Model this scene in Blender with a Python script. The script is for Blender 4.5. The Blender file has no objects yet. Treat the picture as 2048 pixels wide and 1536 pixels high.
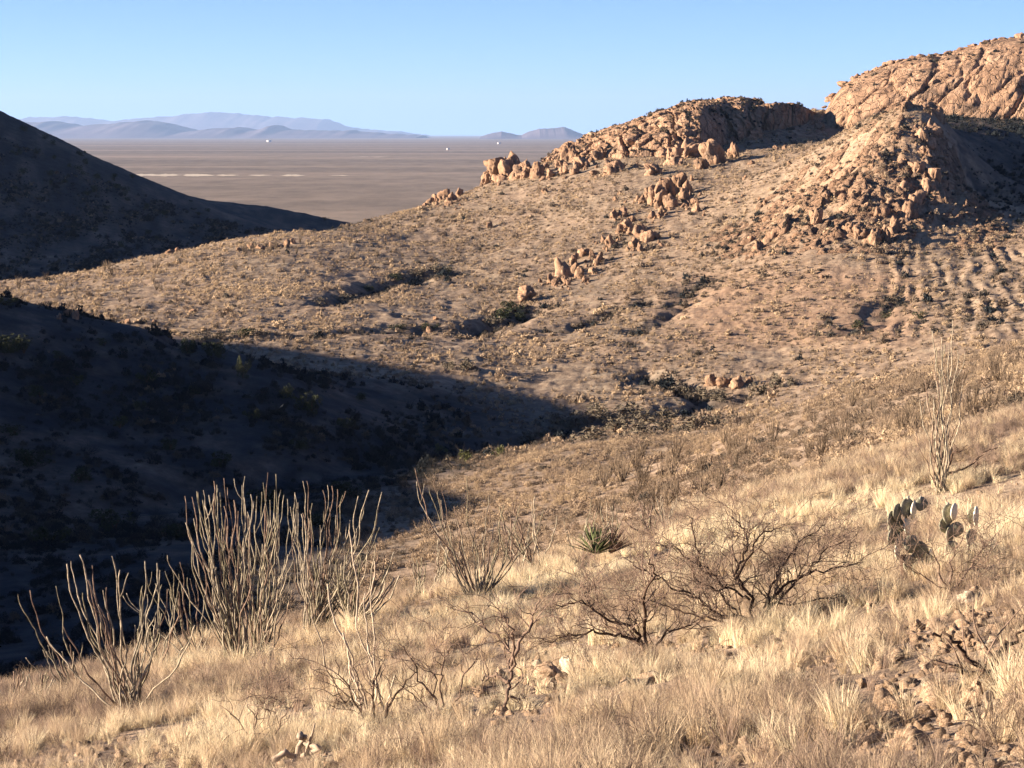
import bpy, bmesh, math, random
import numpy as np
from mathutils import Vector, Matrix, Euler

R = math.radians
scene = bpy.context.scene
COL = scene.collection

# ------------------------------------------------------------------ camera
F = 4435.0                 # focal length in pixels of the 2048 px wide photograph
VH = 268.0                 # row of the horizon
PITCH = math.atan((768 - VH) / F)
cam_d = bpy.data.cameras.new('camera')
cam_d.sensor_width = 36.0
cam_d.lens = 36.0 * F / 2048.0
cam_d.clip_start = 0.3
cam_d.clip_end = 400000
cam = bpy.data.objects.new('camera', cam_d)
COL.objects.link(cam)
cam.location = (0, 0, 0)
cam.rotation_euler = (math.pi / 2 - PITCH, 0, 0)
scene.camera = cam

# ------------------------------------------------------------------ light
SUN_EL = R(12.5)
SUN_BACK = R(5)           # the sun stands to the left, a little behind the camera
SUN_DIR = Vector((-math.cos(SUN_EL) * math.cos(SUN_BACK), -math.cos(SUN_EL) * math.sin(SUN_BACK), math.sin(SUN_EL)))
world = bpy.data.worlds.new('World')
scene.world = world
world.use_nodes = True
wn = world.node_tree
wn.nodes.clear()
sky = wn.nodes.new('ShaderNodeTexSky')
sky.sky_type = 'NISHITA'
sky.sun_disc = False
sky.sun_elevation = SUN_EL
sky.sun_rotation = math.atan2(SUN_DIR.x, SUN_DIR.y)
sky.altitude = 1400
sky.air_density = 0.36
sky.dust_density = 0.0
sky.ozone_density = 3.8
bg = wn.nodes.new('ShaderNodeBackground')
bg.inputs['Strength'].default_value = 0.058
wo = wn.nodes.new('ShaderNodeOutputWorld')
wn.links.new(sky.outputs[0], bg.inputs['Color'])
wn.links.new(bg.outputs[0], wo.inputs['Surface'])
sun_d = bpy.data.lights.new('sun', 'SUN')
sun_d.energy = 5.0
sun_d.angle = R(0.5)
sun_d.color = (1.0, 0.83, 0.64)
sun = bpy.data.objects.new('sun', sun_d)
COL.objects.link(sun)
sun.rotation_euler = SUN_DIR.to_track_quat('Z', 'Y').to_euler()
scene.view_settings.view_transform = 'Standard'
scene.view_settings.look = 'None'
scene.view_settings.gamma = 1.0
scene.view_settings.exposure = 2.05
scene.cycles.volume_bounces = 0
scene.cycles.max_bounces = 3
scene.cycles.diffuse_bounces = 1
scene.cycles.transparent_max_bounces = 6

# ------------------------------------------------------------------ helpers
rng = np.random.default_rng(7)
rnd = random.Random(11)

def tag(o, label=None, cat=None, group=None, kind=None):
    if label: o['label'] = label
    if cat: o['category'] = cat
    if group: o['group'] = group
    if kind: o['kind'] = kind
    return o

def mesh_from(name, verts, faces, mat=None, smooth=False):
    me = bpy.data.meshes.new(name)
    verts = np.asarray(verts, dtype=np.float32)
    me.vertices.add(len(verts))
    me.vertices.foreach_set('co', verts.ravel())
    faces = [np.asarray(f, dtype=np.int32) for f in (faces if isinstance(faces, (list, tuple)) and len(faces) and isinstance(faces[0], np.ndarray) and faces[0].ndim == 2 else [np.asarray(faces)])]
    nl = sum(f.size for f in faces)
    npoly = sum(len(f) for f in faces)
    me.loops.add(nl)
    me.polygons.add(npoly)
    me.loops.foreach_set('vertex_index', np.concatenate([f.ravel() for f in faces]).astype(np.int32))
    starts, tot = [], 0
    for f in faces:
        k = f.shape[1]
        starts.append(tot + np.arange(len(f)) * k)
        tot += f.size
    me.polygons.foreach_set('loop_start', np.concatenate(starts).astype(np.int32))
    if smooth:
        me.polygons.foreach_set('use_smooth', np.ones(npoly, dtype=bool))
    me.update(calc_edges=True)
    me.validate()
    if mat: me.materials.append(mat)
    return me

def obj(name, me, parent=None, loc=None):
    o = bpy.data.objects.new(name, me)
    COL.objects.link(o)
    if parent is not None: o.parent = parent
    if loc is not None: o.location = loc
    return o

def empty(name, loc=(0, 0, 0), rz=0.0, scale=1.0):
    o = bpy.data.objects.new(name, None)
    o.empty_display_size = 0.3
    COL.objects.link(o)
    o.location = loc
    o.rotation_euler = (0, 0, rz)
    o.scale = (scale,) * 3
    return o

def attr(me, name, arr):
    a = me.attributes.new(name, 'FLOAT', 'POINT')
    a.data.foreach_set('value', np.asarray(arr, dtype=np.float32).ravel())

# numpy gradient noise
_perm = np.random.default_rng(3).permutation(256)
_perm = np.concatenate([_perm, _perm, _perm])
_grad = np.random.default_rng(4).normal(size=(256, 3))
_grad /= np.linalg.norm(_grad, axis=1)[:, None]

def pnoise(x, y, z=0.0):
    x, y, z = np.broadcast_arrays(np.asarray(x, float), np.asarray(y, float), np.asarray(z, float))
    xi, yi, zi = np.floor(x), np.floor(y), np.floor(z)
    xf, yf, zf = x - xi, y - yi, z - zi
    xi, yi, zi = xi.astype(int) & 255, yi.astype(int) & 255, zi.astype(int) & 255
    u, v, w = (t * t * t * (t * (t * 6 - 15) + 10) for t in (xf, yf, zf))
    def g(dx, dy, dz):
        h = _perm[_perm[_perm[(xi + dx) & 255] + ((yi + dy) & 255)] + ((zi + dz) & 255)]
        gr = _grad[h]
        return gr[..., 0] * (xf - dx) + gr[..., 1] * (yf - dy) + gr[..., 2] * (zf - dz)
    def lerp(a, b, t): return a + t * (b - a)
    x00 = lerp(g(0, 0, 0), g(1, 0, 0), u); x10 = lerp(g(0, 1, 0), g(1, 1, 0), u)
    x01 = lerp(g(0, 0, 1), g(1, 0, 1), u); x11 = lerp(g(0, 1, 1), g(1, 1, 1), u)
    return lerp(lerp(x00, x10, v), lerp(x01, x11, v), w) * 1.5

def fbm(x, y, z=0.0, octv=4, gain=0.5, ridged=False):
    s, a, f = 0.0, 1.0, 1.0
    for i in range(octv):
        n = pnoise(np.asarray(x) * f + 17.3 * i, np.asarray(y) * f - 9.1 * i, np.asarray(z) * f + 3.7 * i)
        if ridged: n = 1.0 - 2.0 * np.abs(n)
        s = s + a * n
        a *= gain; f *= 2.03
    return s

def worley(p, seed=0):
    """F1, F2 distances and a random value per cell for points p (N,3)."""
    pi = np.floor(p).astype(int)
    best = np.full(len(p), 9.0); second = np.full(len(p), 9.0); cid = np.zeros(len(p))
    for dx in (-1, 0, 1):
        for dy in (-1, 0, 1):
            for dz in (-1, 0, 1):
                c = pi + np.array([dx, dy, dz])
                h = _perm[_perm[_perm[(c[:, 0] + seed) & 255] + (c[:, 1] & 255)] + (c[:, 2] & 255)]
                fp = c + 0.5 + 0.45 * _grad[h]
                d = np.linalg.norm(p - fp, axis=1)
                m = d < best
                second = np.where(m, best, np.minimum(second, d))
                cid = np.where(m, _perm[h] / 255.0, cid)
                best = np.where(m, d, best)
    return best, second, cid

def facets(p, seed=0, offs=0.45):
    """cells with a level and a tilt of their own: jointed blocks. Returns height (about -0.5..0.5) and crack distance"""
    pi = np.floor(p).astype(int)
    best = np.full(len(p), 9.0); second = np.full(len(p), 9.0); hh = np.zeros(len(p), int); off = np.zeros((len(p), 3))
    for dx in (-1, 0, 1):
        for dy in (-1, 0, 1):
            for dz in (-1, 0, 1):
                c = pi + np.array([dx, dy, dz])
                h = _perm[_perm[_perm[(c[:, 0] + seed) & 255] + (c[:, 1] & 255)] + (c[:, 2] & 255)]
                dv = p - (c + 0.5 + offs * _grad[h])
                d = np.abs(dv).max(axis=1) * 0.5 + np.linalg.norm(dv, axis=1) * 0.5
                m = d < best
                second = np.where(m, best, np.minimum(second, d))
                hh = np.where(m, h, hh); off[m] = dv[m]
                best = np.where(m, d, best)
    lev = _perm[hh + 1] / 255.0 - 0.5
    tilt = _grad[_perm[hh + 7]]
    return lev + 0.9 * (tilt * off).sum(axis=1), second - best

def sstep(a, b, x):
    t = np.clip((x - a) / (b - a), 0, 1)
    return t * t * (3 - 2 * t)

# pixel row -> tangent of elevation (per unit of forward distance)
CP, SP = math.cos(PITCH), math.sin(PITCH)
def ray(u, v):
    """direction of a photo pixel, scaled to one metre forward"""
    a = (np.asarray(u, float) - 1024) / F
    b = -(np.asarray(v, float) - 768) / F
    y = CP + b * SP * 1.0
    z = -SP + b * CP
    return a / y, z / y
def P3(u, v, d):
    a, t = ray(u, v)
    return np.array([a * d, d, t * d])
def project(x, y, z):
    fwd = y * CP - z * SP
    up = y * SP + z * CP
    return 1024 + F * x / fwd, 768 - F * up / fwd

# ------------------------------------------------------------------ materials
def nodes_mat(name):
    m = bpy.data.materials.new(name)
    m.use_nodes = True
    nt = m.node_tree
    nt.nodes.clear()
    out = nt.nodes.new('ShaderNodeOutputMaterial')
    b = nt.nodes.new('ShaderNodeBsdfPrincipled')
    b.inputs['Roughness'].default_value = 0.95
    b.inputs['Specular IOR Level'].default_value = 0.1
    nt.links.new(b.outputs[0], out.inputs[0])
    return m, nt, b

class NT:
    def __init__(s, nt): s.nt = nt
    def n(s, t, **kw):
        x = s.nt.nodes.new(t)
        for k, v in kw.items():
            if k.startswith('i_'):
                x.inputs[k[2:].replace('_', ' ')].default_value = v
            else: setattr(x, k, v)
        return x
    def l(s, a, b): s.nt.links.new(a, b)
    def noise(s, vec, scale, detail=4, rough=0.55, dist=0.0):
        x = s.n('ShaderNodeTexNoise')
        x.inputs['Scale'].default_value = scale
        x.inputs['Detail'].default_value = detail
        x.inputs['Roughness'].default_value = rough
        x.inputs['Distortion'].default_value = dist
        s.l(vec, x.inputs['Vector'])
        return x.outputs['Fac']
    def ramp(s, fac, stops, interp='LINEAR'):
        x = s.n('ShaderNodeValToRGB')
        x.color_ramp.interpolation = interp
        e = x.color_ramp.elements
        while len(e) > 1: e.remove(e[-1])
        e[0].position = stops[0][0]; e[0].color = (*stops[0][1], 1)
        for p, c in stops[1:]:
            k = e.new(p); k.color = (*c, 1)
        s.l(fac, x.inputs[0])
        return x.outputs[0]
    def mix(s, fac, a, b, mode='MIX'):
        x = s.n('ShaderNodeMix', data_type='RGBA', blend_type=mode)
        for sock, v in ((x.inputs[0], fac), (x.inputs[6], a), (x.inputs[7], b)):
            if isinstance(v, (int, float)): sock.default_value = v
            elif isinstance(v, tuple): sock.default_value = (*v, 1)
            else: s.l(v, sock)
        return x.outputs[2]
    def math(s, op, a, b=0.0):
        x = s.n('ShaderNodeMath', operation=op)
        for sock, v in ((x.inputs[0], a), (x.inputs[1], b)):
            if isinstance(v, (int, float)): sock.default_value = v
            else: s.l(v, sock)
        return x.outputs[0]
    def maprange(s, v, a, b, c=0.0, d=1.0):
        x = s.n('ShaderNodeMapRange')
        s.l(v, x.inputs[0])
        for i, k in enumerate((a, b, c, d)): x.inputs[i + 1].default_value = k
        return x.outputs[0]
    def attr(s, name, typ='GEOMETRY'):
        return s.n('ShaderNodeAttribute', attribute_name=name, attribute_type=typ)
    def pos(s): return s.n('ShaderNodeNewGeometry').outputs['Position']
    def objco(s): return s.n('ShaderNodeTexCoord').outputs['Object']
    def scalevec(s, v, sc):
        x = s.n('ShaderNodeVectorMath', operation='MULTIPLY')
        s.l(v, x.inputs[0]); x.inputs[1].default_value = sc
        return x.outputs[0]
    def bump(s, h, bsdf, strength=0.5, dist=0.1):
        x = s.n('ShaderNodeBump')
        x.inputs['Strength'].default_value = strength
        x.inputs['Distance'].default_value = dist
        s.l(h, x.inputs['Height']); s.l(x.outputs[0], bsdf.inputs['Normal'])

#MATERIALS
def mat_terrain():
    m, nt, b = nodes_mat('dry_hillside')
    n = NT(nt); p = n.pos()
    a = n.noise(p, 0.9, 6, 0.65)
    big = n.noise(p, 0.05, 4, 0.6)
    fine = n.noise(p, 6.0, 5, 0.7)
    soil = n.ramp(a, [(0.3, (0.17, 0.12, 0.086)), (0.5, (0.285, 0.208, 0.15)), (0.7, (0.40, 0.305, 0.22))])
    soil2 = n.ramp(a, [(0.3, (0.155, 0.115, 0.083)), (0.5, (0.265, 0.20, 0.145)), (0.7, (0.385, 0.30, 0.215))])
    base = n.mix(n.maprange(big, 0.42, 0.6), soil, soil2)
    # loose gravel and pebbles
    vo = n.n('ShaderNodeTexVoronoi'); vo.inputs['Scale'].default_value = 7.0; n.l(p, vo.inputs['Vector'])
    base = n.mix(n.maprange(fine, 0.55, 0.7, 0, 0.5), base, (0.33, 0.22, 0.14))
    pat = n.noise(p, 0.34, 5, 0.62)
    base = n.mix(n.maprange(pat, 0.50, 0.60, 0, 0.55), base, (0.13, 0.092, 0.066))
    pal = n.noise(n.scalevec(p, (0.8, 1.0, 1.0)), 0.22, 5, 0.6)
    base = n.mix(n.maprange(pal, 0.56, 0.68, 0, 0.6), base, (0.44, 0.35, 0.25))
    veg = n.attr('veg').outputs['Fac']  # painted hill shade as well as the wash brush
    shade_and_brush_c = n.ramp(n.noise(p, 0.35, 6, 0.7), [(0.35, (0.015, 0.019, 0.025)), (0.55, (0.028, 0.033, 0.041)), (0.75, (0.050, 0.054, 0.060))])  # blue-grey dark of the painted shade and of the wash brush
    base = n.mix(veg, base, shade_and_brush_c)
    red = n.attr('red').outputs['Fac']
    base = n.mix(n.math('MULTIPLY', red, 0.45), base, (0.38, 0.235, 0.15))
    rk = n.ramp(n.noise(p, 0.5, 6, 0.65), [(0.3, (0.21, 0.14, 0.09)), (0.5, (0.33, 0.225, 0.15)), (0.7, (0.43, 0.315, 0.215))])
    base = n.mix(n.attr('rock').outputs['Fac'], base, rk)
    n.l(base, b.inputs['Base Color'])
    h = n.math('ADD', n.math('MULTIPLY', fine, 0.3), a)
    n.bump(h, b, 0.7, 0.35)
    return m

def mat_plain():
    m, nt, b = nodes_mat('plain_scrub')
    n = NT(nt); p = n.pos()
    s1 = n.noise(n.scalevec(p, (0.00035, 0.0011, 0)), 1.0, 7, 0.65)
    s2 = n.noise(n.scalevec(p, (0.02, 0.006, 0)), 1.0, 7, 0.75)
    c = n.ramp(s1, [(0.35, (0.12, 0.095, 0.075)), (0.5, (0.22, 0.17, 0.13)), (0.65, (0.40, 0.305, 0.23))])
    c2 = n.ramp(s2, [(0.35, (0.12, 0.10, 0.08)), (0.6, (0.32, 0.255, 0.20))])
    c = n.mix(0.45, c, c2)
    n.l(c, b.inputs['Base Color'])
    return m

def mat_simple(name, col, var=0.3, scale=3.0, rough=0.95, coords='obj'):
    m, nt, b = nodes_mat(name)
    n = NT(nt); p = n.objco() if coords == 'obj' else n.pos()
    f = n.noise(p, scale, 5, 0.65)
    lo = tuple(c * (1 - var) for c in col); hi = tuple(min(1, c * (1 + var)) for c in col)
    n.l(n.ramp(f, [(0.3, lo), (0.7, hi)]), b.inputs['Base Color'])
    b.inputs['Roughness'].default_value = rough
    return m

# ------------------------------------------------------------------ the terrain
# control points (photo column, photo row, forward distance); rows behind a brow are hidden ground
CTRL = []
def col(u, *vd):
    for v, d in vd: CTRL.append((u, v, d))
col(-4000, (2300, 6), (1900, 20), (1500, 60), (900, 160), (300, 260), (60, 330), (-100, 600), (-200, 900))
col(-2200, (2500, 5), (2000, 14), (1760, 30), (1620, 60), (130, 265), (150, 320), (300, 400), (260, 520), (-150, 700), (-200, 850))
col(-1000, (2500, 5), (1900, 13), (1650, 30), (1530, 48), (1600, 75), (450, 320), (500, 390), (450, 438), (290, 500), (200, 560), (110, 640), (0, 740), (-10, 850))
col(-400, (2500, 5), (1840, 13), (1580, 26), (1462, 42), (1540, 66), (1440, 108), (1250, 150), (1010, 195), (780, 225), (520, 262), (570, 310), (615, 380), (560, 440), (500, 500), (400, 560), (260, 640), (100, 730), (120, 830))
col(0, (2500, 5), (1760, 12), (1536, 22), (1462, 30), (1405, 39), (1500, 64), (1420, 105), (1300, 138), (1150, 168), (1000, 203), (850, 226), (710, 246), (614, 262), (650, 310), (640, 350), (605, 400), (566, 438), (590, 490), (545, 540), (400, 630), (228, 720), (260, 800))
col(300, (2400, 5), (1710, 12), (1500, 22), (1420, 30), (1345, 42), (1450, 66), (1400, 102), (1280, 138), (1120, 172), (970, 215), (860, 236), (760, 252), (678, 264), (700, 305), (665, 340), (600, 390), (545, 440), (514, 472), (545, 520), (470, 640), (365, 780), (390, 860))
col(540, (2350, 5), (1670, 12), (1480, 22), (1370, 32), (1266, 46), (1400, 70), (1370, 102), (1250, 140), (1100, 176), (965, 222), (850, 242), (770, 257), (735, 267), (748, 298), (690, 325), (600, 383), (520, 442), (468, 500), (490, 560), (450, 720), (414, 850), (440, 930))
col(800, (2300, 5), (1640, 12), (1440, 22), (1310, 34), (1198, 50), (1330, 75), (1290, 110), (1180, 150), (1080, 180), (1000, 206), (930, 234), (895, 248), (835, 268), (772, 285), (700, 322), (640, 362), (560, 428), (480, 495), (430, 556), (450, 620), (480, 760), (500, 900))
col(1024, (2250, 5), (1600, 12), (1400, 22), (1260, 36), (1145, 54), (1250, 76), (1210, 110), (1120, 150), (1030, 180), (950, 212), (890, 252), (835, 278), (765, 303), (690, 338), (620, 384), (560, 428), (470, 495), (400, 550), (352, 595), (375, 660), (420, 780), (520, 950))
col(1250, (2200, 5), (1570, 12), (1360, 22), (1210, 38), (1078, 58), (1160, 80), (1120, 112), (1060, 148), (990, 180), (920, 212), (885, 228), (842, 270), (765, 300), (680, 335), (600, 380), (500, 438), (420, 485), (350, 535), (318, 570), (252, 650), (300, 760), (420, 950))
col(1500, (2150, 5), (1530, 12), (1320, 22), (1150, 40), (1003, 64), (1070, 84), (1000, 118), (925, 150), (855, 184), (870, 230), (790, 284), (690, 323), (600, 364), (500, 412), (420, 458), (350, 515), (300, 575), (270, 600), (212, 640), (260, 720), (400, 950))
col(1680, (2100, 5), (1500, 12), (1280, 22), (1100, 41), (948, 66), (1000, 84), (940, 112), (865, 144), (808, 176), (825, 225), (760, 285), (680, 318), (600, 350), (520, 382), (455, 402), (400, 420), (340, 450), (300, 500), (282, 560), (277, 600), (300, 700), (400, 950))
col(1850, (2080, 5), (1470, 12), (1240, 22), (1060, 42), (893, 68), (935, 83), (880, 105), (820, 132), (765, 166), (795, 225), (700, 296), (620, 335), (540, 372), (484, 394), (375, 420), (290, 440), (212, 458), (228, 480), (240, 520), (236, 570), (225, 620), (280, 700), (400, 950))
col(2048, (2050, 5), (1430, 12), (1190, 22), (1010, 44), (832, 72), (852, 84), (800, 102), (740, 130), (688, 166), (725, 230), (645, 302), (560, 352), (495, 386), (450, 408), (405, 440), (340, 485), (275, 540), (245, 585), (240, 620), (280, 700), (400, 950))
col(2450, (2000, 5), (1340, 12), (1080, 22), (890, 45), (700, 80), (680, 120), (610, 168), (640, 235), (580, 305), (440, 380), (350, 440), (270, 500), (200, 600), (0, 900))
col(3300, (1800, 5), (1150, 12), (850, 22), (640, 50), (520, 90), (440, 170), (420, 300), (300, 400), (200, 500), (100, 650), (-80, 900))
col(5200, (1500, 5), (800, 12), (500, 25), (300, 60), (200, 150), (150, 300), (50, 500), (-150, 900))

def xyz(*pts):
    for x, d, z in pts:
        b = (z / d)
        # row of a point at that height
        fwd = CP * d - SP * z; up = SP * d + CP * z
        CTRL.append((1024 + F * x / fwd, 768 - F * up / fwd, d))
CTRL += [(1945, 395, 440), (1940, 330, 470), (1920, 430, 412)]
# the spur left of the frame that shades the draw
xyz((-118, 292, -10), (-118, 262, -9.5), (-118, 225, -13.5), (-118, 180, -12.8), (-116, 140, -10), (-112, 105, -11), (-80, 180, -21), (-78, 140, -24), (-52, 140, -31), (-150, 120, -3), (-150, 180, 0), (-70, 95, -27), (-40, 85, -23))
C = np.array(CTRL, float)
Ca, Ct = ray(C[:, 0], C[:, 1])
K1, K2 = np.arctan(Ca), np.log(C[:, 2])
def tps_k(r2): return np.where(r2 > 1e-12, r2 * np.log(np.maximum(r2, 1e-12)), 0.0)
def tps_fit(xa, xb, val, reg):
    n = len(xa)
    A = np.zeros((n + 3, n + 3))
    A[:n, :n] = tps_k((xa[:, None] - xa) ** 2 + (xb[:, None] - xb) ** 2) + reg * np.eye(n)
    A[:n, n] = 1; A[:n, n + 1] = xa; A[:n, n + 2] = xb
    A[n:, :n] = A[:n, n:].T
    return np.linalg.solve(A, np.concatenate([val, np.zeros(3)]))
W = tps_fit(K1, K2, Ct, 2e-5)
def tps_eval(a, d):
    x, y = np.arctan(a).ravel(), np.log(d).ravel()
    out = np.empty(len(x))
    n = len(K1)
    for i in range(0, len(x), 40000):
        xs, ys = x[i:i + 40000, None], y[i:i + 40000, None]
        out[i:i + 40000] = tps_k((xs - K1) ** 2 + (ys - K2) ** 2) @ W[:n] + W[n] + W[n + 1] * xs[:, 0] + W[n + 2] * ys[:, 0]
    return out.reshape(np.shape(a))

PLAIN_Z = -62.0
# grid: columns of constant bearing, rows of constant forward distance
US = np.concatenate([np.linspace(-4600, -900, 50, endpoint=False), np.linspace(-900, -160, 60, endpoint=False),
                     np.linspace(-160, 2210, 620), np.linspace(2210, 5400, 70)[1:]])
def lg(a, b, n): return np.exp(np.linspace(math.log(a), math.log(b), n, endpoint=False))
DS = np.concatenate([lg(2.6, 10, 24), lg(10, 70, 170), lg(70, 240, 160), lg(240, 560, 260), lg(560, 1500, 60), [1500.0]])
GA, GD = np.meshgrid((US - 1024) / F, DS)
GX, GY = GA * GD, GD
T = tps_eval(GA, GD)
GZ = T * GD
# natural roughness
rough = 0.035 * GD ** 0.55
n1 = fbm(GX / 22, GY / 22, 0.3, 5, 0.5)
n2 = fbm(GX / 3.2, GY / 3.2, 5.1, 4, 0.55)
far = sstep(180, 300, GD)
GZ = GZ + n1 * (0.12 + 0.40 * far) * np.clip(GD / 40, 0.2, 1) + n2 * (0.06 + 0.16 * far)
# the far side of the hills sinks to the plain
sink = sstep(930, 1300, GD)
GZ = GZ * (1 - sink) + (PLAIN_Z - 4) * sink
GU, GV = project(GX, GY, GZ)

_lnDS = np.log(DS)
def z_at(x, y):
    """terrain height by bilinear interpolation in the grid"""
    x, y = np.asarray(x, float), np.asarray(y, float)
    u = 1024 + F * x / np.maximum(y, 1e-3)
    ci = np.clip(np.searchsorted(US, u) - 1, 0, len(US) - 2)
    ri = np.clip(np.searchsorted(DS, y) - 1, 0, len(DS) - 2)
    fu = np.clip((u - US[ci]) / (US[ci + 1] - US[ci]), 0, 1)
    fd = np.clip((y - DS[ri]) / (DS[ri + 1] - DS[ri]), 0, 1)
    return (GZ[ri, ci] * (1 - fu) + GZ[ri, ci + 1] * fu) * (1 - fd) + (GZ[ri + 1, ci] * (1 - fu) + GZ[ri + 1, ci + 1] * fu) * fd
_scan = np.exp(np.linspace(math.log(6), math.log(1100), 1500))
def ground_at(u, v, dmin=6.0):
    """where the sight line of a photo pixel first meets the terrain"""
    a, t = ray(u, v)
    h = z_at(a * _scan, _scan) - t * _scan
    k = np.where((h > 0) & (_scan > dmin))[0]
    if len(k) == 0:      # just above a skyline: the ground closest below it
        g = np.where((_scan > dmin) & (_scan < 690), h / _scan, -9)
        k = [int(np.argmax(g))]
    d = _scan[k[0]]
    return np.array([a * d, d, float(z_at(a * d, d))])
def seg_dist(x, y, pts):
    """distance to a polyline and the parameter along it"""
    best = np.full(np.shape(x), 1e9)
    for (x0, y0), (x1, y1) in zip(pts[:-1], pts[1:]):
        dx, dy = x1 - x0, y1 - y0
        t = np.clip(((x - x0) * dx + (y - y0) * dy) / (dx * dx + dy * dy + 1e-9), 0, 1)
        best = np.minimum(best, np.hypot(x - x0 - t * dx, y - y0 - t * dy))
    return best

# washes and cut banks: polylines on the photographed ground, width and depth in metres
def line_world(px):
    out = []
    for u, v in px:
        g = ground_at(u, v, 75)
        if g is not None: out.append((g[0], g[1]))
    return out
GULLIES = [([(905, 548), (850, 556), (790, 566), (720, 590), (650, 612)], 2.8, 1.6),
           ([(352, 684), (420, 680), (480, 676), (560, 674), (640, 672)], 3.0, 1.5),
           ([(690, 668), (770, 664), (870, 656)], 2.8, 1.4),
           ([(1058, 620), (1010, 640), (960, 660)], 4.0, 2.6),
           ([(1300, 605), (1230, 628), (1150, 660), (1090, 668)], 2.2, 0.9),
           ([(1420, 560), (1360, 600), (1320, 640), (1260, 668)], 2.0, 0.8),
           ([(1300, 752), (1360, 778), (1440, 800), (1500, 792)], 3.5, 1.6),
           ([(1440, 800), (1350, 826), (1250, 836), (1150, 850), (1060, 875), (900, 895), (760, 915), (600, 950), (400, 985), (150, 1010)], 4.5, 1.4),
           ([(1700, 668), (1760, 640), (1790, 600)], 3.5, 1.0)]
GW = []
for px, w, dep in GULLIES:
    L = line_world(px)
    GW.append((L, w, dep))
DRAIN = np.zeros_like(GX)
for L, w, dep in GW:
    dd = seg_dist(GX + 2.5 * fbm(GX / 9, GY / 9, 2.2, 3), GY + 4 * fbm(GX / 9, GY / 9, 8.2, 3), L)
    prof = np.exp(-(dd / w) ** 2 * 1.2)
    GZ = GZ - dep * prof
    DRAIN = np.maximum(DRAIN, prof)
# rills running down the slope right of the pyramid hill
ril = sstep(1690, 1830, GU) * sstep(700, 640, GV) * sstep(470, 520, GV) * sstep(250, 290, GD) * sstep(430, 400, GD) * (GU < 2600)
ph = (GX - 0.19 * (GY - 340)) / 2.7 + 0.75 * fbm(GX / 9, GY / 30, 4.4, 3)
rm = np.clip(0.55 + 0.9 * fbm(GX / 10, GY / 16, 5.9, 3), 0.1, 1.3)
GZ = GZ + ril * (0.24 * rm * np.sin(ph * 2 * math.pi) + 0.10 * fbm(GX / 5, GY / 2.6, 2.1, 3))
# small hummocks and terracettes on the far slopes
hum = sstep(255, 300, GD) * sstep(720, 650, GD)
GZ = GZ + hum * 0.15 * fbm(GX / 3.0, GY / 6.0, 3.3, 4, 0.65) + hum * 0.16 * np.maximum(0, fbm(GX / 16, GY / 20, 6.3, 3, ridged=True))
# broken rock on the pyramid hill
RK = np.exp(-(((GX - 74) / 30) ** 2 + ((GY - 425) / 34) ** 2) ** 1.5)
q_ = np.stack([(GX.ravel() + 0.35 * GY.ravel()) / 6.0, (GY.ravel() - 0.3 * GX.ravel()) / 11.0, GZ.ravel() / 9], 1)
sel = RK.ravel() > 0.02
rk = np.zeros(GX.size)
f1, f2, cd_ = worley(q_[sel], 12)
rk[sel] = 1.6 * (cd_ - 0.45) - 0.9 * np.exp(-((f2 - f1) / 0.12) ** 2)
rk = rk.reshape(GX.shape) + 0.7 * fbm(GX / 5, GY / 7, 1.7, 5, 0.62, ridged=True)
GZ = GZ + RK * 0.5 * rk
GU, GV = project(GX, GY, GZ)

def grid_faces(nr, nc):
    i = np.arange(nr * nc).reshape(nr, nc)
    return np.stack([i[:-1, :-1].ravel(), i[:-1, 1:].ravel(), i[1:, 1:].ravel(), i[1:, :-1].ravel()], axis=1)
M_TERR = mat_terrain()
me = mesh_from('hillside', np.stack([GX.ravel(), GY.ravel(), GZ.ravel()], 1), grid_faces(*GX.shape), M_TERR, smooth=True)
SHADE_AND_BRUSH = np.zeros_like(GX); RED = np.zeros_like(GX)

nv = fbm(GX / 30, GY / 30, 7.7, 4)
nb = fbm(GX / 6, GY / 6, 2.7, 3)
# shade painted dark on both shaded hills and the draw; brush darkens the washes
hillB_shade = sstep(82, 110, GD) * sstep(300, 276, GD) * sstep(13, -6, GX + 5 * nb + 18 * sstep(250, 205, GD))  # reaches out to the tip of the cast shadow, painted in
hillA_shade = sstep(500, 540, GD) * sstep(-22, -50, GX) * sstep(1000, 900, GD)
SHADE_AND_BRUSH = np.clip(np.maximum(hillB_shade, hillA_shade) * (0.86 + 0.35 * nb + 0.2 * nv), 0, 0.97)
SHADE_AND_BRUSH = np.clip(np.maximum(SHADE_AND_BRUSH, DRAIN * (0.75 + 0.4 * nb)), 0, 0.97)
eshade = sstep(84, 92, GX) * sstep(402, 425, GD) * sstep(640, 600, GD) * (GX < 220)  # shadow of the pyramid hill, painted dark on its right flank
SHADE_AND_BRUSH = np.maximum(SHADE_AND_BRUSH, eshade * np.clip(0.75 + 0.3 * nb, 0, 1))
RED = np.clip(sstep(1250, 1450, GU) * sstep(1900, 1760, GU) * sstep(500, 560, GV) * sstep(720, 660, GV) * (GD > 280) * (GD < 400) * (0.8 + 0.8 * nv), 0, 1)
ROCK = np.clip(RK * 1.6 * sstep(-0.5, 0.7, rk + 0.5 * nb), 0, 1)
attr(me, 'rock', ROCK); attr(me, 'veg', SHADE_AND_BRUSH); attr(me, 'red', RED)  # 'veg' carries the painted shade and the wash brush
tag(obj('hillside', me), kind='structure')

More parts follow.
